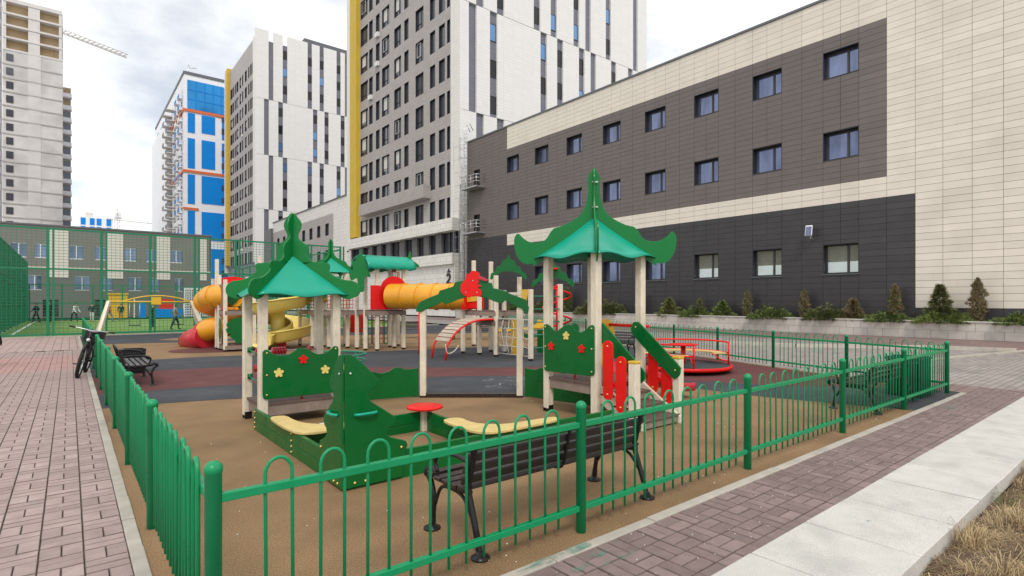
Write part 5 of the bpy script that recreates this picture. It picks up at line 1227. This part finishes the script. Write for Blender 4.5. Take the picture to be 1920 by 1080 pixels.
# ================================================================== BICYCLE
bk = thing('bicycle', 'black bicycle with a rear bag leaning on the left fence', 'bicycle', (.13,15.1,0), R(90))
bk.rotation_euler = (0, 0, R(82)); bk.scale = (1.06,1.06,1.06); LEAN = R(13)
def lt(p): return (p[0], p[1]*math.cos(LEAN)-p[2]*math.sin(LEAN), p[1]*math.sin(LEAN)+p[2]*math.cos(LEAN)+.0)
def bpart(name, fn, mat, par=None):
    m = fn; m.v = [lt((a,b,c_)) for a, b, c_ in m.v]; me = m.mesh(name, mat); return partm(name, me, par or bk)
for cx in (.0, 1.06):
    wv_ = [(cx+.325*math.cos(i*math.pi/18),0,.345+.325*math.sin(i*math.pi/18)) for i in range(36)]
    wh = bpart('wheel', MB().tube([(cx,-.05,.345),(cx,.05,.345)],.022,10), 'steel')
    bpart('tyre', MB().tube(wv_, .033, 8, closed=True), 'rubber_black', wh); bpart('rim', MB().tube([(cx+(x-cx)*.92,y,.345+(z-.345)*.92) for x,y,z in wv_], .011, 6, closed=True), 'steel', wh)
    m = MB()
    for i in range(18): a = i*math.pi/9; m.tube([(cx+.02*math.cos(a),.02*(-1)**i,.345+.02*math.sin(a)),(cx+.3*math.cos(a),0,.345+.3*math.sin(a))],.002,4)
    bpart('spokes', m, 'steel', wh)
bpart('fork', MB().tube([(0,.055,.345),(.10,.05,.68)],.014,7).tube([(0,-.055,.345),(.10,-.05,.68)],.014,7).tube([(.10,0,.68),(.19,0,.96)],.018,8), 'black')
bpart('frame', MB().tube([(.14,0,.80),(.60,0,.34)],.018,8).tube([(.16,0,.88),(.58,0,.74)],.017,8).tube([(.60,0,.32),(.52,0,.86)],.016,8).tube([(.60,.04,.33),(1.06,.05,.345)],.010,6).tube([(.60,-.04,.33),(1.06,-.05,.345)],.010,6).tube([(.545,.03,.72),(1.06,.05,.345)],.009,6).tube([(.545,-.03,.72),(1.06,-.05,.345)],.009,6), 'black')
bpart('handlebar', MB().tube(smooth([(.24,-.38,.99),(.19,-.12,.98),(.18,0,.96),(.19,.12,.98),(.24,.38,.99)],3,False),.013,7), 'steel')
for s_ in (-1,1): bpart('grip', MB().tube([(.22,s_*.28,.987),(.24,s_*.39,.99)],.018,8), 'black')
bpart('saddle', MB().plate(smooth([(-.13,0),(-.06,.03),(.08,.07),(.14,.05),(.14,-.05),(.08,-.07),(-.06,-.03)],3),.05,(.53,0,.90),(1,0,0),(0,1,0)), 'black')
bpart('crank', MB().tube([(.60,-.09,.31),(.60,.09,.31)],.03,10).tube([(.60,.10,.31),(.70,.10,.20)],.011,6).tube([(.60,-.10,.31),(.50,-.10,.42)],.011,6).box((.71,.16,.19),(.09,.10,.02)).box((.49,-.16,.43),(.09,.10,.02)), 'iron')
bpart('rear_bag', MB().box((1.0,.0,.80),(.36,.34,.26)), 'black'); bpart('front_lamp', MB().sphere((.06,0,.78),.035,10), 'lamp_white')
bpart('mudguard', MB().tube([(.0+.36*math.cos(a),0,.345+.36*math.sin(a)) for a in [R(40+10*i) for i in range(11)]],.022,6), 'black')

# ================================================================== SHRUBS IN THE PLANTER
def shrub(kind, x, y, h, wd, mats, label, seed, name):
    rd = random.Random(seed); root = thing(name, label, 'shrub', (x,y,.64), 0, 'evergreens in the school planter')
    partm('trunk', MB().tube([(0,0,-.05),(.01,.01,h*.45),(0,0,h*.9)],[.035,.025,.008],6).mesh('trunk','bark'), root)
    m = MB(); n = int((1000 if kind != 'low' else 1200)*max(.8, wd*h))
    for i in range(n):
        a = rd.uniform(0, 2*math.pi)
        if kind == 'cone':
            z = h*(rd.random()**1.35); rad = wd/2*(1-z/h)**.85*(.78+.22*math.sin(z*18+a*2)+.20*math.sin(a*5+seed+z*4)); rr = rad*math.sqrt(rd.uniform(.25,1)); dirv = Vector((math.cos(a),math.sin(a),.25))
        elif kind == 'column':
            z = h*rd.random(); rad = wd/2*(math.sin(min(1,(z/h)*.93+.10)*math.pi)**.6)*(.78+.26*math.sin(z*9+a*3)+.2*math.sin(a*2+z*15+seed)); rr = rad*math.sqrt(rd.uniform(.2,1)); dirv = Vector((math.cos(a)*.4,math.sin(a)*.4,1))
        else:
            rr = wd/2*math.sqrt(rd.random()); lob = .62+.38*math.sin(a*3+seed)*math.sin(rr*5+seed*2); z = h*(1-(rr/(wd/2))**2)*lob*rd.uniform(.35,1)+.02; dirv = Vector((math.cos(a),math.sin(a),.55))
        p = Vector((rr*math.cos(a), rr*math.sin(a), z)); dirv = (dirv+Vector((rd.gauss(0,.3),rd.gauss(0,.3),rd.gauss(0,.3)))).normalized()
        ln = rd.uniform(.09,.19)*(1.1 if kind != 'column' else .9); sd = dirv.orthogonal().normalized(); sd.rotate(Matrix.Rotation(rd.uniform(0,6.28),3,dirv)); sd *= rd.uniform(.010,.022)
        mi = 0 if rd.random() < .62 else 1
        for k in (-1,0,1):
            d2 = (dirv+sd.normalized()*k*.55).normalized(); q = p+d2*ln*(1 if k == 0 else .75); n_ = len(m.v); s2 = sd*.8
            m.v += [tuple(p-s2), tuple(p+s2), tuple(q+s2*.5), tuple(q-s2*.5)]; m.face((n_,n_+1,n_+2,n_+3), mi)
    partm('crown', m.mesh('crown', mats), root, kind=None)
SH = [('column',30.85,5.82,1.85,.62,('leaf_brown','leaf_olive'),'brown half-dry column conifer at the far right of the planter','column_conifer'),
 ('cone',30.8,7.14,1.65,1.35,('leaf_olive','leaf_dark'),'broad cone-shaped conifer in front of the beige wall','cone_conifer'),
 ('low',30.7,7.0,.62,2.1,('leaf_light','leaf_dark'),'bright green spreading juniper at the foot of the cone conifer','juniper'),
 ('low',30.75,4.3,.5,2.0,('leaf_dark','leaf_light'),'flat dark juniper cut off by the right picture edge','juniper'),
 ('column',30.85,8.9,1.65,.55,('leaf_olive','leaf_brown'),'slim olive column conifer at the edge of the charcoal cladding','column_conifer'),
 ('low',30.7,9.1,.5,1.9,('leaf_dark','leaf_light'),'low juniper below the slim column conifer near the beige corner','juniper'),
 ('cone',30.8,10.7,1.05,1.2,('leaf_brown','leaf_olive'),'small brownish cone conifer under the lit window','cone_conifer'),
 ('low',30.75,12.0,.75,1.9,('leaf_dark','leaf_olive'),'rounded dark juniper left of the brownish cone conifer','juniper'),
 ('column',30.9,13.1,1.5,.5,('leaf_brown','leaf_olive'),'thin brown column conifer below the floodlight','column_conifer'),
 ('low',30.7,14.8,.72,2.2,('leaf_dark','leaf_light'),'wide green juniper left of the thin brown column','juniper'),
 ('column',30.9,16.3,1.5,.5,('leaf_olive','leaf_brown'),'thin olive column conifer between two ground-floor windows','column_conifer'),
 ('cone',30.8,17.8,.95,1.5,('leaf_light','leaf_dark'),'bushy light green conifer under the second lit window','cone_conifer'),
 ('column',30.9,19.4,1.1,.45,('leaf_olive','leaf_dark'),'short olive column conifer left of the bushy light conifer','column_conifer'),
 ('low',30.75,19.6,.6,1.8,('leaf_dark','leaf_light'),'low juniper behind the merry-go-round','juniper'),
 ('cone',30.8,21.6,1.15,1.7,('leaf_olive','leaf_light'),'large light bush right of the stair pavilion post','cone_conifer'),
 ('column',30.9,24.1,1.5,.5,('leaf_brown','leaf_dark'),'thin dark column between the right pavilion posts','column_conifer'),
 ('low',30.8,26.6,1.0,2.3,('leaf_dark','leaf_olive'),'round bush seen between the middle and right pavilion posts','juniper'),
 ('low',30.8,28.6,1.0,2.2,('leaf_olive','leaf_dark'),'round bush just right of the middle pavilion post','juniper'),
 ('column',30.9,31.2,1.9,.7,('leaf_dark','leaf_olive'),'dark column conifer left of the middle pavilion post','column_conifer'),
 ('low',30.8,34.0,.95,2.6,('leaf_dark','leaf_olive'),'dark bush behind the red spiral pole','juniper'),
 ('low',30.8,37.5,.8,2.4,('leaf_dark','leaf_light'),'farthest dark bush at the left end of the planter','juniper')]
for i, (k, x, y, h, wd, mt, lb, nm) in enumerate(SH): shrub(k, x, y, h*(1.05 if k != 'low' else 1.3), wd*(1.15 if k == 'low' else 1.12), list(mt), lb, i+3, nm)

# ================================================================== DRY GRASS, PAINT SPILL
rd = random.Random(5); m = MB()
def soil_z(x, y): return -.115+.06*mnoise.noise(Vector((x*1.7, y*1.7, 0)))+.025*mnoise.noise(Vector((x*7, y*7, 3)))+.015
def blade(x, y, a, ln, rise, curl, wd, mi):
    d = Vector((math.cos(a), math.sin(a), 0)); sd = Vector((-d.y, d.x, 0))*wd; p0 = Vector((x, y, soil_z(x, y))); n_ = len(m.v)
    p1 = p0+d*ln*.35+Vector((0,0,rise*.75)); p2 = p1+d*ln*.35+Vector((0,0,rise*.25)); p3 = p2+d*ln*curl+Vector((0,0,-rise*.5))
    for p, k in ((p0,1),(p1,1),(p2,.8)): m.v.extend([tuple(p-sd*k), tuple(p+sd*k)])
    m.v.append(tuple(p3)); m.face((n_,n_+1,n_+3,n_+2), mi); m.face((n_+2,n_+3,n_+5,n_+4), mi); m.face((n_+4,n_+5,n_+6), mi)
tufts = [(rd.uniform(3.6,10), 1.0-abs(rd.gauss(0,.6)), rd.uniform(.03,.11), rd.uniform(.05,.15)) for _ in range(120)]
for cx_, cy_, rad, hh in tufts:
    gm = 2 if rd.random() < .12 else 0
    for _ in range(rd.randint(40, 130)):
        a = rd.uniform(0,6.28); r_ = rad*math.sqrt(rd.random()); x = cx_+r_*math.cos(a); y = min(1.05, cy_+r_*math.sin(a))
        blade(x, y, a+rd.gauss(0,.6), hh*rd.uniform(.4,1.4), hh*rd.uniform(.35,1.1), rd.uniform(.1,.5), rd.uniform(.0009,.0019), gm if rd.random() < .75 else 1)
for _ in range(42000):
    x = rd.uniform(3.4,10.5); y = 1.05-abs(rd.gauss(0,.7)); q = mnoise.noise(Vector((x*3.1, y*3.1, 9)))
    if q < -.12 and rd.random() < .75: continue
    blade(x, y, rd.uniform(0,6.28), rd.uniform(.05,.20), rd.uniform(.0,.028), rd.uniform(.1,.6), rd.uniform(.0008,.0018), (0 if rd.random() < .42 else 1) if rd.random() < .97 else 2)
o = partm('dry_grass', m.mesh('dry_grass',['straw','straw_brown','straw_green']), None); o['kind'] = 'stuff'; o['label'] = 'dry straw-coloured grass beside the pale stone slabs'; o['category'] = 'grass'
# paint stains and chips
def blob(cx_, cy_, rx, ry, seed, n=26):
    r_ = random.Random(seed); ph = [r_.uniform(0,6.28) for _ in range(4)]
    return [(cx_+rx*(1+.3*math.sin(2*a+ph[0])+.22*math.sin(3*a+ph[1])+.15*math.sin(5*a+ph[2]))*math.cos(a), cy_+ry*(1+.3*math.sin(2*a+ph[1])+.22*math.sin(3*a+ph[3])+.12*math.sin(7*a+ph[2]))*math.sin(a)) for a in [2*math.pi*i/n for i in range(n)]]
for i, (x, y, rx, ry, z) in enumerate(((2.62,2.557,.20,.034,.0135),(2.35,2.557,.16,.03,.0135),(2.70,2.43,.13,.03,.0065),(2.72,2.30,.12,.022,.0065),(2.45,2.36,.07,.03,.0065),(2.96,2.47,.07,.02,.0065),(10.6,2.33,.16,.06,.0065),(9.95,2.65,.07,.04,.011))):
    partm('paint_stain', sheet(blob(x,y,rx,ry,i), z).mesh('paint_stain','paint_spill'), pr_)
partm('paint_stain', sheet(blob(4.63,1.50,.016,.016,3), .0165).mesh('paint_stain','paint_spill'), sw)
r_ = random.Random(11); m = MB()
for _ in range(150):
    x, y = r_.uniform(.6,9), 2.65+abs(r_.gauss(0,2.2)); s_ = r_.uniform(.004,.011); m.box((x,y,.004),(s_,s_*.7,s_*.5),r_.uniform(0,3))
for _ in range(70):
    x, y = r_.uniform(1.8,7), r_.uniform(1.85,2.5); s_ = r_.uniform(.004,.009); m.box((x,y,.004),(s_,s_*.6,s_*.5),r_.uniform(0,3))
o = partm('litter_flecks', m.mesh('litter_flecks','line_white'), None); o['kind'] = 'stuff'; o['label'] = 'small pale flecks scattered on the rubber ground'; o['category'] = 'debris'

r_ = random.Random(3); gb = bpy.data.objects['rubber_grey_band']
for k in range(9):
    x, y = r_.uniform(5.9,7.6), r_.uniform(8.0,9.3); a = r_.uniform(-.9,.2); pts = [(x,y)]
    for i in range(7): a += r_.gauss(0,.5); x += .09*math.cos(a); y += .09*math.sin(a); pts.append((x,y))
    P_ = smooth(pts,3,False); w_ = r_.uniform(.012,.03); m = MB()
    for (xa,ya),(xb,yb) in zip(P_[:-1],P_[1:]): m.poly([(xa,ya-w_,.0075),(xb,yb-w_,.0075),(xb,yb+w_,.0075),(xa,ya+w_,.0075)])
    partm('chalk_mark', m.mesh('chalk_mark','chalk'), gb)
